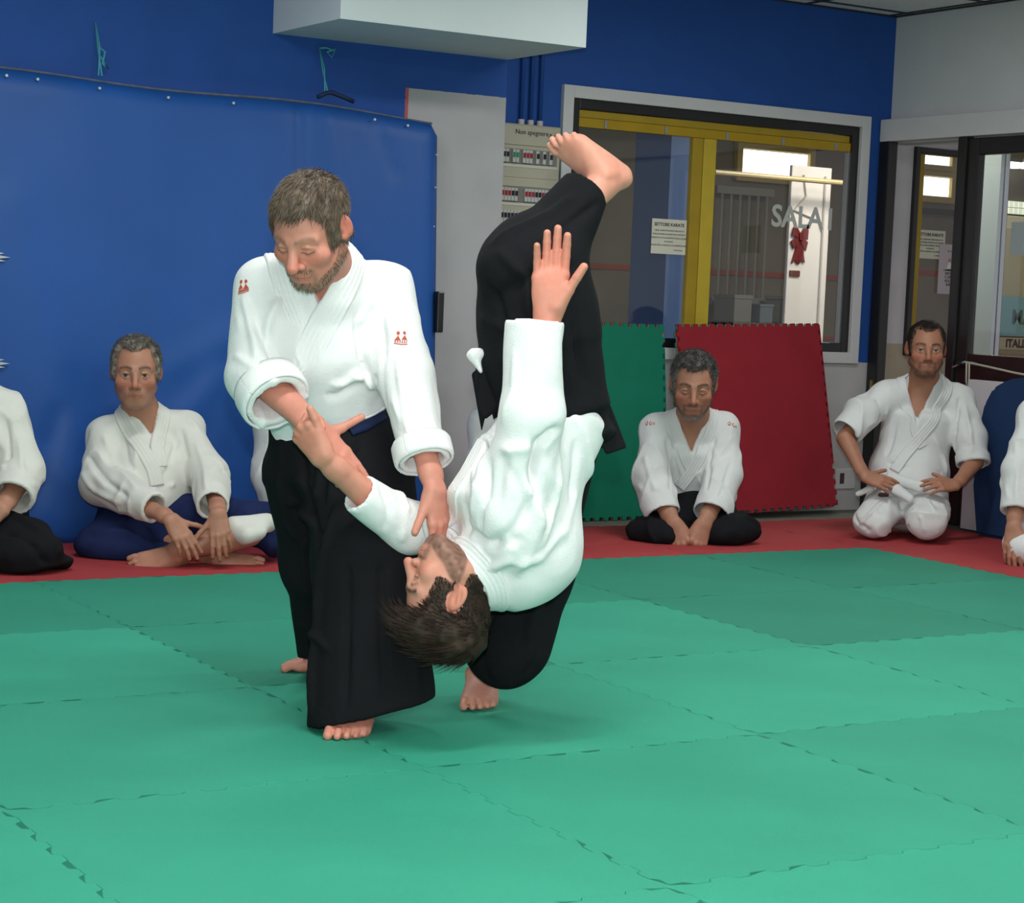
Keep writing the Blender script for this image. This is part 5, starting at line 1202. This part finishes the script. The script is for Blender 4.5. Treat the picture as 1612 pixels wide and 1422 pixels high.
    hops = [('+', econe(at(872, 655, 5.02), at(848, 560, 5.01), (0.158, 0.150), (0.150, 0.150), u, cap=0.03), 0), ('+', econe(at(848, 560, 5.01), at(846, 500, 4.99), (0.145, 0.16), (0.142, 0.15), VR), 0.05), ('+', leg, 0.06),
            ('+', econe(at(895, 600, 5.08), at(950, 690, 5.06), (0.05, 0.10), (0.040, 0.12), dv(0.85, 0.5, 0), cap=0.02), 0.03),
            ('+', uni(0.06, econe(at(885, 640, 5.20), at(835, 890, 5.32), (0.12, 0.11), (0.110, 0.11), VR), econe(at(835, 890, 5.32), at(800, 1010, 5.29), (0.112, 0.11), (0.118, 0.11), VR, cap=0.13)), 0.04)]
    H = Field(hops, 0.007)
    hf = pxfolds(H, [([(770, 470), (830, 440), (900, 420)], 0.02, -0.012), ([(790, 400), (830, 440), (835, 500)], 0.016, 0.014), ([(760, 500), (810, 520), (840, 560)], 0.016, 0.010), ([(850, 390), (900, 350), (940, 320)], 0.012, -0.008), ([(900, 430), (905, 520), (920, 600)], 0.014, -0.012), ([(880, 450), (885, 540), (895, 610)], 0.014, 0.010),
                     ([(780, 380), (840, 350), (900, 310)], 0.014, 0.010), ([(760, 440), (790, 480), (800, 540)], 0.012, -0.010), ([(850, 930), (830, 1000), (800, 1080)], 0.014, 0.012), ([(780, 960), (760, 1010), (770, 1070)], 0.014, -0.012), ([(870, 910), (860, 980), (830, 1060)], 0.014, -0.010)], 4.4, 6.0)
    cloth(None, 0, hf, 'hakama', M_hak, P, 2, 0.006, 8, 51, H)
    def slab(name, pts, off, m, bev=0.004):
        mb = MB().prism([at(*p) for p in pts], tuple(off)); bmesh.ops.bevel(mb.bm, geom=mb.bm.edges[:], offset=bev, segments=1, affect='EDGES'); return mb.build(name, m, P)
    slab('back_plate', [(905, 610, 4.99), (936, 604, 5.02), (962, 640, 5.03), (987, 705, 5.04), (955, 716, 5.0), (930, 670, 4.97)], VF*0.03, M_hak)
    # dangling waist ties and the knotted white belt
    slab('waist_tie', [(753, 640, 4.93), (746, 596, 4.93), (752, 560, 4.93), (764, 546, 4.93), (776, 560, 4.93), (792, 596, 4.93), (802, 612, 4.94), (790, 640, 4.94), (762, 662, 4.94), (756, 658, 4.94)], VF*0.03, M_hak, 0.008)
    slab('waist_tie', [(742, 588, 4.95), (750, 582, 4.95), (768, 640, 4.96), (758, 680, 4.96)], VF*0.02, M_hak)
    bo = [('+', econe(at(745, 557, 4.935), at(757, 585, 4.935), (0.016, 0.014), (0.005, 0.012), VR), 0), ('+', econe(at(757, 557, 4.94), at(745, 557, 4.935), (0.010, 0.014), (0.012, 0.014), VU), 0.02),
          ('+', econe(at(769, 551, 4.925), at(773, 562, 4.925), (0.004, 0.01), (0.006, 0.01), VR), 0.004), ('+', econe(at(780, 564, 4.93), at(792, 596, 4.92), (0.012, 0.02), (0.007, 0.014), VR), 0), ('+', econe(at(798, 552, 4.93), at(795, 588, 4.92), (0.024, 0.02), (0.012, 0.018), VR), 0.015)]
    cloth(bo, 0.003, None, 'belt', M_gi, P, 1)
    return P
thrower()
faller()

# ------------------------------------------------------------------ people sitting round the mats
def seated(sp):
    """one seated or kneeling person from measured joints; sp holds photo pixels with distances"""
    P = empty('person', sp['base'], sp['label'], 'person')
    skin = np.array(sp.get('skin', (0.42, 0.20, 0.13))); B = Body(); A = lambda t: at(*t)
    N, SR, SL, Wc = A(sp['N']), A(sp['SR']), A(sp['SL']), A(sp['W']); u = nrm(SR-SL); fwd = sp['fwd']
    sd = sp.get('seed', 1)
    if 'head' in sp:
        c, Fd, Ud, s, o = sp['head']; ax = nrm(Wc-(SR+SL)/2)
        head_piece(B, P, A(c), Fd, Ud, s, o, N, [(N+0*u, (SR+SL)/2+ax*0.20-0*u, (0.075, 0.062), (0.135, 0.105))]+sp.get('chest', []), u, skin, 0.0034, sd)
    arms = []
    for side, key in ((-1, 'R'), (1, 'L')):
        a = sp.get('arm'+key)
        if not a: continue
        E, Wr = A(a['E']), A(a['W'])
        if not a.get('nohand'): limb_piece(B, hand_ops(Wr, a['dir'], a['bn'], side, a.get('curl', (0.3,)*4), a.get('spread', 0.05), a.get('thumb', (0.7, 0.7, -0.1)), a.get('tc', 0.3), a.get('s', 1.08), E), 0.003, skin*a.get('tone', 1.0), sd+3)
        arms.append(a)
    for side, key in ((-1, 'R'), (1, 'L')):
        ft = sp.get('foot'+key)
        if ft: limb_piece(B, foot_ops(A(ft['a']), ft['dir'], ft['up'], side, ft.get('s', 1.05), A(ft['knee'])), 0.0034, skin, sd+5)
    S_ = {'R': SR, 'L': SL}
    tr = [('+', econe((SR+SL)/2+nrm(Wc-N)*0.12, Wc, (0.12, 0.085), (0.12, 0.09), u), 0)]
    for k in 'RL':
        if sp.get('arm'+k): tr.append(('+', cone(S_[k], A(sp['arm'+k]['E']), 0.045, 0.040), 0.03))
    for p, q, r0, r1 in sp.get('legs', []): tr.append(('+', cone(A(p), A(q), r0, r1), 0.04))
    limb_piece(B, tr, 0.013, skin, 9); B.build(P)
    # jacket
    ops = torso_jacket(N, SR, SL, Wc, fwd, wr=sp.get('wr', (0.165, 0.13)), cr=sp.get('cr', (0.175, 0.13)), yoke=0.07, waist_ext=sp.get('wext', 0.04))
    ops += [('+', cone(N+nrm(N-Wc)*sp.get('cup', 0.01), N-nrm(N-Wc)*0.06, 0.074*sp.get('nk', 1), 0.09), 0.04)]
    for p, q, ra, rb in sp.get('jacket', []): ops.append(('+', econe(A(p), A(q), ra, rb, u), 0.05))
    fo = []
    for k in 'RL':
        a = sp.get('arm'+k)
        if not a: continue
        E, C = A(a.get('SE', a['E'])), A(a['C']); r = a.get('r', (0.085, 0.08, 0.072))
        ops.append(('+', sleeve(S_[k]+nrm(Wc-N)*0.022, E, C, r[0]*0.86, r[1], r[2], None, 0.09, a.get('roll'), 0.014), 0.045))
        fo += limb_folds(S_[k], E, r[0]*0.95, 8, 0.016, 0.011, sd*7+(k == 'R'))+limb_folds(E, C, r[1]*0.95, 7, 0.014, 0.010, sd*7+3+(k == 'R'))
    if 'V' in sp:
        a, nr, nl = map(A, sp['V']); ops.append(('-', vcut(a, nr, nl, fwd, (N+a)/2*0.4+N*0.6-fwd*0.0), 0.004))
    F = Field(ops, 0.0075); D = sp['D']
    fo += pxfolds(F, sp.get('folds', []), *D)
    m = sp.get('gi', M_gi_dull)
    J = cloth(None, 0, fo, 'jacket', m, P, 1, 0.007, 9, sd*3, F, ridge=0.014)[1]
    for pts, w, off in sp.get('bands', []): band(F, path_on(F, pts, *D), w, 0.006, 'collar', m, P, 4, off, groove=0.0014, n=70)
    for x, y, sc in sp.get('marks', []):
        sh = []
        for cx, cy, rx, ry in ((-0.012, 0.004, 0.006, 0.009), (0.004, 0.0, 0.006, 0.008), (0.017, -0.004, 0.004, 0.006)):
            for q in range(7):
                t0, t1 = q*2*math.pi/8+cx*300, (q+0.8)*2*math.pi/8+cx*300
                P4 = [(cx+rx*math.cos(t)*k_, cy+ry*math.sin(t)*k_) for t, k_ in ((t0, 1), (t1, 1), (t1, 0.6), (t0, 0.6))]; sh.append([(sc*a, sc*b) for a, b in P4])
        decal(F, sh, hit(F, x, y, *D), VR, M_red_emb, 'embroidery', P, obj=J)
    # lower garment
    hops = [('+', econe(A(p), A(q), ra, rb, uu, cap=cp), k) for p, q, ra, rb, uu, cp, k in sp['lower']]
    H = Field(hops, 0.008); z0 = sp.get('z0', 0.0)
    v, f = H.mesh(); v = smooth(v, f, 2); n = normals(v, f); q = v*8
    v = v+n*(0.010*(vnoise(q, sd)+0.5*vnoise(q*2.1, sd+1)-0.75))[:, None]
    r = 1-np.abs(2*vnoise(v*np.array([9, 9, 9.0]), sd+5)-1); v = v+n*(0.022*(r**4-0.2)*np.clip(2*vnoise(v*5, sd+4)-0.5, 0, 1))[:, None]
    v = fold(v, n, pxfolds(H, sp.get('lfolds', []), *D)); v = smooth(v, f, 1, 0.3); v[:, 2] = np.maximum(v[:, 2], 0.002)
    link(sp.get('lname', 'hakama'), mesh_np('lower', v, f), sp.get('lmat', M_hak), P)
    for name, m2, prims in sp.get('extra', []):
        G = [('+', econe(A(p), A(q), ra, rb, uu), k) for p, q, ra, rb, uu, k in prims]; cloth(G, 0.006, None, name, m2, P, 1, 0.008, 12, sd+8)
    return P, F, H
GREYH = dict(hairthick=0.010, sidethick=0.006, len=0.018, strands=3600, width=0.0011, lift=0.55)
# grey-haired man, cross-legged, in navy hakama
def sitter_navy():
    o = dict(GREYH, hair=(0.045, 0.036, 0.028), hair2=(0.24, 0.22, 0.19), grey=0.6, topdark=0.5, hairline=0.078, recede=0.010, comb=-0.6, hairthick=0.012, sidethick=0.009, beard=((0.24, 0.16, 0.12), 0.30), eyes='open', brow=(0.06, 0.035, 0.025), nose=1.15, plump=0.004, jaw=0.98)
    seated(dict(base=fl(240, 875), label='grey-haired man sitting cross-legged in navy hakama by the hanging mat', skin=(0.40, 0.185, 0.12), seed=2, D=(7.2, 8.9), fwd=dv(0.12, -0.1, 0.98),
        N=(222, 655, 8.14), SR=(168, 682, 8.12), SL=(288, 672, 8.22), W=(240, 790, 8.15),
        head=((214, 586, 8.03), dv(0.16, -0.16, 0.97), dv(0.04, 0.98, 0.16), 1.20, o),
        armR=dict(E=(160, 765, 8.02), W=(268, 816, 7.67), C=(244, 800, 7.76), SE=(162, 762, 8.02), r=(0.095, 0.090, 0.062), dir=dv(0.55, -0.80, 0.10), bn=dv(0.30, 0.45, 0.85), curl=(0.16, 0.2, 0.24, 0.3), thumb=(0.75, 0.62, 0.0), spread=0.07, s=1.02),
        armL=dict(E=(337, 758, 8.08), W=(343, 806, 7.70), C=(335, 797, 7.80), SE=(330, 748, 8.08), r=(0.088, 0.080, 0.066), dir=dv(0.12, -0.97, 0.2), bn=dv(0.05, 0.35, 0.93), curl=(0.2, 0.22, 0.26, 0.3), thumb=(0.75, 0.62, 0.0), spread=0.06, s=1.02),
        footL=dict(a=(278, 868, 7.74), dir=dv(-0.90, -0.12, 0.42), up=dv(0.15, 0.55, 0.8), knee=(392, 838, 7.86)),
        footR=dict(a=(340, 872, 7.88), dir=dv(0.98, 0.02, 0.15), up=dv(0, 0.80, 0.6), knee=(250, 858, 8.05)),
        legs=[((205, 820, 8.1), (175, 840, 7.95), 0.06, 0.05), ((290, 820, 8.1), (392, 838, 7.9), 0.06, 0.05)],
        V=((236, 690, 7.95), (192, 630, 8.0), (250, 632, 8.0)),
        jacket=[((228, 740, 8.1), (238, 785, 8.1), (0.15, 0.14), (0.14, 0.14))],
        folds=[([(165, 690), (185, 740), (215, 770)], 0.014, 0.012), ([(140, 720), (170, 760), (205, 785)], 0.014, -0.014), ([(285, 680), (295, 720), (300, 770)], 0.014, -0.012), ([(195, 690), (205, 730), (225, 760)], 0.012, -0.010), ([(310, 700), (322, 740), (325, 770)], 0.013, 0.010), ([(240, 770), (270, 765), (300, 750)], 0.012, 0.008), ([(250, 760), (270, 720), (280, 690)], 0.012, -0.008), ([(130, 745), (150, 775), (190, 792)], 0.014, 0.010)],
        bands=[([(258, 632), (257, 655), (252, 680), (247, 705), (252, 735)], 0.06, 0.001), ([(186, 632), (192, 655), (206, 682), (226, 712), (242, 740), (247, 765)], 0.06, 0.004)],
        lower=[((240, 800, 8.15), (240, 850, 8.15), (0.20, 0.16), (0.24, 0.18), VR, 0.06, 0), ((215, 815, 8.1), (182, 850, 7.93), (0.12, 0.12), (0.145, 0.075), VR, 0.10, 0.06), ((150, 860, 7.95), (250, 868, 7.88), (0.05, 0.10), (0.045, 0.08), VU, 0.08, 0.05),
               ((285, 815, 8.1), (385, 826, 7.98), (0.10, 0.11), (0.085, 0.10), VU, 0.10, 0.06), ((395, 822, 7.98), (428, 856, 7.97), (0.07, 0.09), (0.045, 0.09), VR, 0.05, 0.04), ((345, 800, 8.0), (425, 806, 7.95), (0.045, 0.06), (0.035, 0.06), VU, 0.04, 0.04)],
        lfolds=[([(160, 800), (200, 810), (235, 830)], 0.02, -0.015), ([(150, 840), (200, 840), (240, 860)], 0.02, 0.014)], lmat=M_navy,
        extra=[('trousers', M_gi_dull, [((368, 830, 7.82), (420, 824, 7.88), (0.044, 0.05), (0.038, 0.05), VU, 0), ((384, 842, 7.78), (404, 838, 7.82), (0.04, 0.05), (0.035, 0.05), VU, 0.03)])]))
# man cut by the picture's left edge
def sitter_edge():
    o = dict(GREYH, hair=(0.03, 0.025, 0.02), hair2=(0.15, 0.14, 0.13), grey=0.4, hairline=0.07)
    seated(dict(base=fl(-20, 880), label='kneeling man in white jacket and black hakama beside the navy sitter', seed=3, D=(6.9, 8.6), fwd=dv(0.2, -0.05, 0.97),
        N=(-50, 600, 7.72), SR=(-112, 632, 7.66), SL=(8, 640, 7.76), W=(-40, 780, 7.76), head=((-58, 535, 7.66), dv(0.35, -0.12, 0.93), dv(0, 1, 0.1), 1.12, o),
        armR=dict(E=(-130, 730, 7.61), W=(-70, 805, 7.46), C=(-85, 785, 7.50), dir=dv(0.6, -0.7, 0.3), bn=dv(0.1, 0.5, 0.85), s=1.1),
        armL=dict(E=(38, 742, 7.68), W=(5, 800, 7.48), C=(18, 785, 7.52), SE=(34, 738, 7.68), r=(0.088, 0.085, 0.085), dir=dv(-0.75, -0.5, 0.35), bn=dv(0.1, 0.5, 0.85), curl=(0.3,)*4, s=1.1),
        V=((-45, 660, 7.56), (-75, 590, 7.56), (-25, 590, 7.56)), folds=[([(10, 660), (14, 720), (8, 770)], 0.014, -0.014), ([(30, 690), (35, 740), (30, 780)], 0.014, 0.010), ([(-5, 650), (0, 700), (5, 740)], 0.012, 0.008)],
        lower=[((-40, 790, 7.76), (-40, 840, 7.76), (0.20, 0.17), (0.22, 0.2), VR, 0.06, 0), ((-20, 820, 7.71), (58, 868, 7.41), (0.12, 0.10), (0.105, 0.075), VR, 0.08, 0.06), ((-60, 820, 7.71), (-110, 868, 7.41), (0.12, 0.10), (0.10, 0.075), VR, 0.08, 0.06), ((-60, 870, 7.46), (30, 872, 7.41), (0.06, 0.10), (0.06, 0.10), VU, 0.05, 0.05), ((60, 870, 7.46), (92, 882, 7.52), (0.05, 0.08), (0.03, 0.06), VU, 0.05, 0.04)],
        lfolds=[([(20, 810), (60, 835), (95, 870)], 0.016, 0.014), ([(10, 840), (50, 860), (70, 885)], 0.016, -0.014)]))
# man mostly hidden by the thrower
def sitter_hidden(x, d, label, seed, y=0):
    o = dict(GREYH, hair=(0.03, 0.022, 0.016), hair2=(0.1, 0.08, 0.07), grey=0.3, hairline=0.07)
    k = 8.45/d; X = lambda dx: x+dx*k; Y = lambda yy: 862+y-(862-yy)*k
    seated(dict(base=fl(x, 858+y), label=label, seed=seed, D=(d-0.9, d+0.5), fwd=dv(0.1, -0.05, 0.98), gi=M_gi_grey,
        N=(X(0), Y(640), d), SR=(X(-58), Y(668), d), SL=(X(58), Y(668), d), W=(X(5), Y(785), d), head=((X(0), Y(575), d-0.08), dv(0.05, -0.1, 0.99), dv(0, 1, 0.1), 1.12, o),
        armR=dict(E=(X(-62), Y(750), d-0.05), W=(X(-25), Y(815), d-0.28), C=(X(-42), Y(798), d-0.22), SE=(X(-60), Y(748), d-0.05), dir=dv(0.5, -0.75, 0.4), bn=dv(0, 0.5, 0.85), s=1.05),
        armL=dict(E=(X(66), Y(750), d-0.05), W=(X(35), Y(815), d-0.28), C=(X(45), Y(798), d-0.22), SE=(X(64), Y(748), d-0.05), dir=dv(-0.5, -0.75, 0.4), bn=dv(0, 0.5, 0.85), s=1.05),
        V=((X(0), Y(700), d-0.2), (X(-24), Y(630), d-0.15), (X(24), Y(630), d-0.15)),
        lower=[((X(5), Y(795), d), (X(5), Y(840), d), (0.19, 0.15), (0.2, 0.17), VR, 0.06, 0), ((X(-10), Y(820), d-0.05), (X(-22), Y(850), d-0.33), (0.10, 0.09), (0.08, 0.065), VR, 0.07, 0.06), ((X(25), Y(820), d-0.05), (X(60), Y(850), d-0.33), (0.10, 0.09), (0.08, 0.065), VR, 0.07, 0.06)],
        lmat=M_hak if seed == 5 else M_gi_grey, lname='hakama' if seed == 5 else 'trousers'))
# man bowing on his fists before the leaning mats
def sitter_bow():
    o = dict(GREYH, hair=(0.022, 0.018, 0.016), hair2=(0.17, 0.165, 0.16), grey=0.62, topdark=0.75, hairline=0.070, recede=0.008, comb=0.2, hairthick=0.012, sidethick=0.006, len=0.016, lift=0.7,
             beard=((0.055, 0.045, 0.040), 0.85, (0.38, 0.36, 0.34)), eyes='closed', brow=(0.02, 0.014, 0.012), nose=1.1)
    seated(dict(base=fl(1090, 852), label='kneeling man with lowered eyes resting both fists on the red mat', skin=(0.36, 0.165, 0.105), seed=6, D=(8.5, 10.0), fwd=dv(-0.05, -0.22, 0.97), gi=M_gi_grey,
        cup=0.015, N=(1090, 660, 9.34), SR=(1034, 672, 9.34), SL=(1138, 670, 9.40), W=(1086, 775, 9.46), wr=(0.165, 0.12), cr=(0.175, 0.13),
        head=((1092, 606, 9.16), dv(-0.08, -0.32, 0.94), dv(0.02, 0.94, 0.32), 1.27, o),
        armR=dict(E=(1022, 756, 9.26), W=(1060, 822, 9.10), C=(1044, 810, 9.16), SE=(1026, 748, 9.26), r=(0.085, 0.085, 0.085), dir=dv(0.32, -0.92, 0.22), bn=dv(-0.35, 0.15, 0.92), curl=(0.95, 1.0, 1.05, 1.05), thumb=(0.3, 0.95, -0.3), s=1.20),
        armL=dict(E=(1143, 756, 9.30), W=(1109, 822, 9.10), C=(1119, 810, 9.16), SE=(1139, 748, 9.30), r=(0.085, 0.085, 0.090), dir=dv(-0.32, -0.92, 0.22), bn=dv(0.35, 0.15, 0.92), curl=(0.95, 1.0, 1.05, 1.05), thumb=(0.3, 0.95, -0.3), s=1.20),
        V=((1090, 722, 9.2), (1060, 640, 9.2), (1118, 640, 9.2)),
        folds=[([(1050, 690), (1055, 730), (1054, 770)], 0.012, -0.014), ([(1125, 690), (1118, 730), (1112, 770)], 0.012, -0.014), ([(1045, 680), (1062, 710), (1075, 750)], 0.012, 0.009), ([(1150, 690), (1130, 720), (1112, 740)], 0.012, 0.010), ([(1015, 720), (1030, 770), (1045, 800)], 0.013, 0.009), ([(1150, 730), (1135, 780), (1125, 805)], 0.012, -0.009), ([(1060, 760), (1085, 755), (1105, 740)], 0.010, 0.008)],
        bands=[([(1054, 634), (1058, 660), (1068, 692), (1080, 722), (1090, 742)], 0.056, 0.001), ([(1126, 634), (1122, 660), (1113, 690), (1100, 722), (1085, 748), (1070, 768)], 0.056, 0.004)],
        marks=[(1023, 667, 1.3), (1152, 670, 1.3)],
        lower=[((1088, 778, 9.48), (1088, 830, 9.48), (0.20, 0.16), (0.24, 0.18), VR, 0.05, 0), ((1070, 815, 9.45), (1032, 836, 9.16), (0.13, 0.11), (0.115, 0.065), VR, 0.08, 0.06), ((1105, 815, 9.45), (1150, 834, 9.18), (0.13, 0.11), (0.12, 0.075), VR, 0.09, 0.06), ((1005, 842, 9.22), (1060, 845, 9.15), (0.035, 0.08), (0.04, 0.10), VU, 0.04, 0.05), ((1120, 842, 9.15), (1176, 836, 9.28), (0.045, 0.10), (0.04, 0.09), VU, 0.05, 0.05)],
        lfolds=[([(1150, 790), (1175, 815), (1195, 830)], 0.015, 0.014), ([(1060, 780), (1062, 815), (1060, 840)], 0.014, -0.012)]))
# man in white trousers with hands on his thighs
def sitter_white():
    o = dict(GREYH, hair=(0.012, 0.009, 0.008), hair2=(0.03, 0.025, 0.02), grey=0.3, hairline=0.078, recede=0.012, hairthick=0.009, sidethick=0.005, len=0.010, lift=0.6, beard=((0.030, 0.018, 0.014), 0.75), goatee=0, eyes='open', iris=(0.03, 0.03, 0.03), brow=(0.02, 0.013, 0.01), jaw=1.05)
    seated(dict(base=fl(1420, 845), label='kneeling man in white trousers and jacket, hands on his thighs', skin=(0.34, 0.15, 0.092), seed=8, D=(8.9, 10.6), fwd=dv(-0.12, -0.05, 0.98), gi=M_gi_grey,
        cup=0.02, N=(1455, 602, 9.86), SR=(1394, 620, 9.84), SL=(1510, 626, 9.90), W=(1432, 745, 9.90), wr=(0.185, 0.14), cr=(0.185, 0.135), wext=0.10,
        head=((1458, 550, 9.76), dv(-0.10, -0.10, 0.98), dv(0.04, 0.99, 0.10), 1.16, o),
        armR=dict(E=(1330, 688, 9.72), W=(1360, 750, 9.60), C=(1331, 682, 9.72), SE=(1358, 652, 9.78), r=(0.085, 0.085, 0.082), dir=dv(0.93, -0.28, 0.22), bn=dv(0.05, 0.55, 0.83), curl=(0.2, 0.22, 0.25, 0.3), thumb=(0.75, 0.62, -0.2), spread=0.07, s=0.98),
        armL=dict(E=(1535, 726, 9.74), W=(1506, 764, 9.60), C=(1532, 732, 9.75), SE=(1528, 690, 9.80), r=(0.085, 0.080, 0.078), roll=(0.055, 0.010), dir=dv(-0.95, 0.05, 0.25), bn=dv(0.05, 0.65, 0.75), curl=(0.22, 0.25, 0.28, 0.32), thumb=(0.75, 0.62, -0.2), spread=0.07, s=0.98),
        V=((1443, 670, 9.7), (1425, 585, 9.7), (1484, 585, 9.72)),
        jacket=[((1432, 745, 9.88), (1428, 785, 9.84), (0.20, 0.16), (0.19, 0.17))],
        folds=[([(1400, 610), (1395, 650), (1385, 690)], 0.013, 0.010), ([(1420, 640), (1405, 690), (1395, 720)], 0.013, -0.010), ([(1510, 630), (1505, 680), (1500, 720)], 0.013, -0.014), ([(1520, 640), (1528, 680), (1530, 710)], 0.012, 0.010), ([(1380, 630), (1385, 660), (1378, 680)], 0.012, -0.012), ([(1470, 690), (1485, 720), (1490, 745)], 0.014, 0.010), ([(1400, 730), (1430, 738), (1480, 745)], 0.012, -0.012), ([(1395, 720), (1430, 715), (1440, 700)], 0.012, 0.008)],
        bands=[([(1418, 580), (1420, 612), (1430, 648), (1441, 680), (1452, 705)], 0.05, 0.001), ([(1496, 580), (1491, 616), (1474, 652), (1450, 686), (1426, 716), (1408, 742)], 0.054, 0.004)],
        lower=[((1430, 765, 9.88), (1428, 815, 9.88), (0.20, 0.16), (0.20, 0.17), VR, 0.05, 0), ((1405, 785, 9.80), (1372, 822, 9.58), (0.11, 0.09), (0.095, 0.080), VR, 0.085, 0.05), ((1455, 790, 9.80), (1458, 822, 9.52), (0.11, 0.09), (0.100, 0.085), VR, 0.085, 0.03)],
        lfolds=[([(1415, 775), (1420, 800), (1418, 835)], 0.012, -0.02), ([(1390, 790), (1370, 810), (1352, 828)], 0.010, 0.016), ([(1470, 790), (1480, 815), (1490, 835)], 0.010, -0.016), ([(1440, 800), (1450, 815), (1455, 835)], 0.010, 0.014), ([(1400, 785), (1395, 815), (1400, 838)], 0.009, 0.014), ([(1385, 805), (1380, 825), (1365, 838)], 0.009, -0.014), ([(1455, 785), (1470, 805), (1475, 838)], 0.009, 0.014), ([(1435, 815), (1430, 832), (1440, 845)], 0.009, -0.012), ([(1345, 810), (1352, 825), (1365, 832)], 0.01, -0.012)], lmat=M_gi_grey, lname='trousers',
        extra=[('belt', M_gi_grey, [((1370, 765, 9.66), (1395, 745, 9.72), (0.012, 0.02), (0.015, 0.02), VU, 0), ((1400, 752, 9.64), (1450, 768, 9.60), (0.030, 0.02), (0.030, 0.02), VU, 0.02), ((1410, 770, 9.58), (1432, 785, 9.56), (0.03, 0.02), (0.025, 0.02), VR, 0.02), ((1350, 778, 9.66), (1372, 768, 9.64), (0.012, 0.012), (0.014, 0.014), VU, 0.01)]),
               ('belt_label', mat('label_dark', (0.03, 0.01, 0.012), 0.7), [((1385, 779, 9.565), (1397, 780, 9.565), (0.012, 0.008), (0.012, 0.008), VU, 0)])]))
# person cut by the picture's right edge
def sitter_right():
    o = dict(GREYH, hair=(0.02, 0.016, 0.014), hair2=(0.1, 0.09, 0.08), grey=0.3, hairline=0.07)
    seated(dict(base=fl(1650, 885), label='kneeling person in white trousers and jacket before the navy pad', skin=(0.34, 0.155, 0.10), seed=9, D=(8.0, 9.9), fwd=dv(-0.3, -0.05, 0.95), gi=M_gi_grey,
        N=(1668, 620, 9.15), SR=(1628, 650, 9.05), SL=(1728, 655, 9.25), W=(1670, 790, 9.2), head=((1660, 555, 9.05), dv(-0.4, -0.1, 0.9), dv(0, 1, 0.1), 1.12, o),
        armR=dict(E=(1604, 745, 8.98), W=(1596, 828, 8.86), C=(1600, 806, 8.90), SE=(1606, 740, 8.98), r=(0.082, 0.078, 0.072), dir=dv(-0.15, -0.93, 0.3), bn=dv(-0.5, 0.2, 0.85), curl=(0.25,)*4, s=1.1),
        armL=dict(E=(1748, 745, 9.2), W=(1720, 815, 9.0), C=(1728, 800, 9.05), dir=dv(-0.3, -0.85, 0.3), bn=dv(0.2, 0.4, 0.85), s=1.1),
        V=((1655, 690, 9.0), (1645, 610, 9.0), (1690, 610, 9.05)), folds=[([(1600, 700), (1602, 750), (1600, 790)], 0.012, 0.01)],
        lower=[((1670, 800, 9.2), (1670, 850, 9.2), (0.20, 0.16), (0.20, 0.17), VR, 0.05, 0), ((1650, 830, 9.1), (1612, 862, 8.86), (0.11, 0.09), (0.095, 0.075), VR, 0.08, 0.05), ((1690, 830, 9.1), (1690, 865, 8.9), (0.11, 0.09), (0.095, 0.075), VR, 0.08, 0.03)], lmat=M_gi_grey, lname='trousers'))
sitter_navy(); sitter_edge(); sitter_bow(); sitter_white(); sitter_right()
sitter_hidden(486, 8.45, 'seated person in pale jacket and trousers behind the standing thrower', 4)
sitter_hidden(818, 9.0, 'seated person in pale jacket behind the upside-down man', 5, -14)
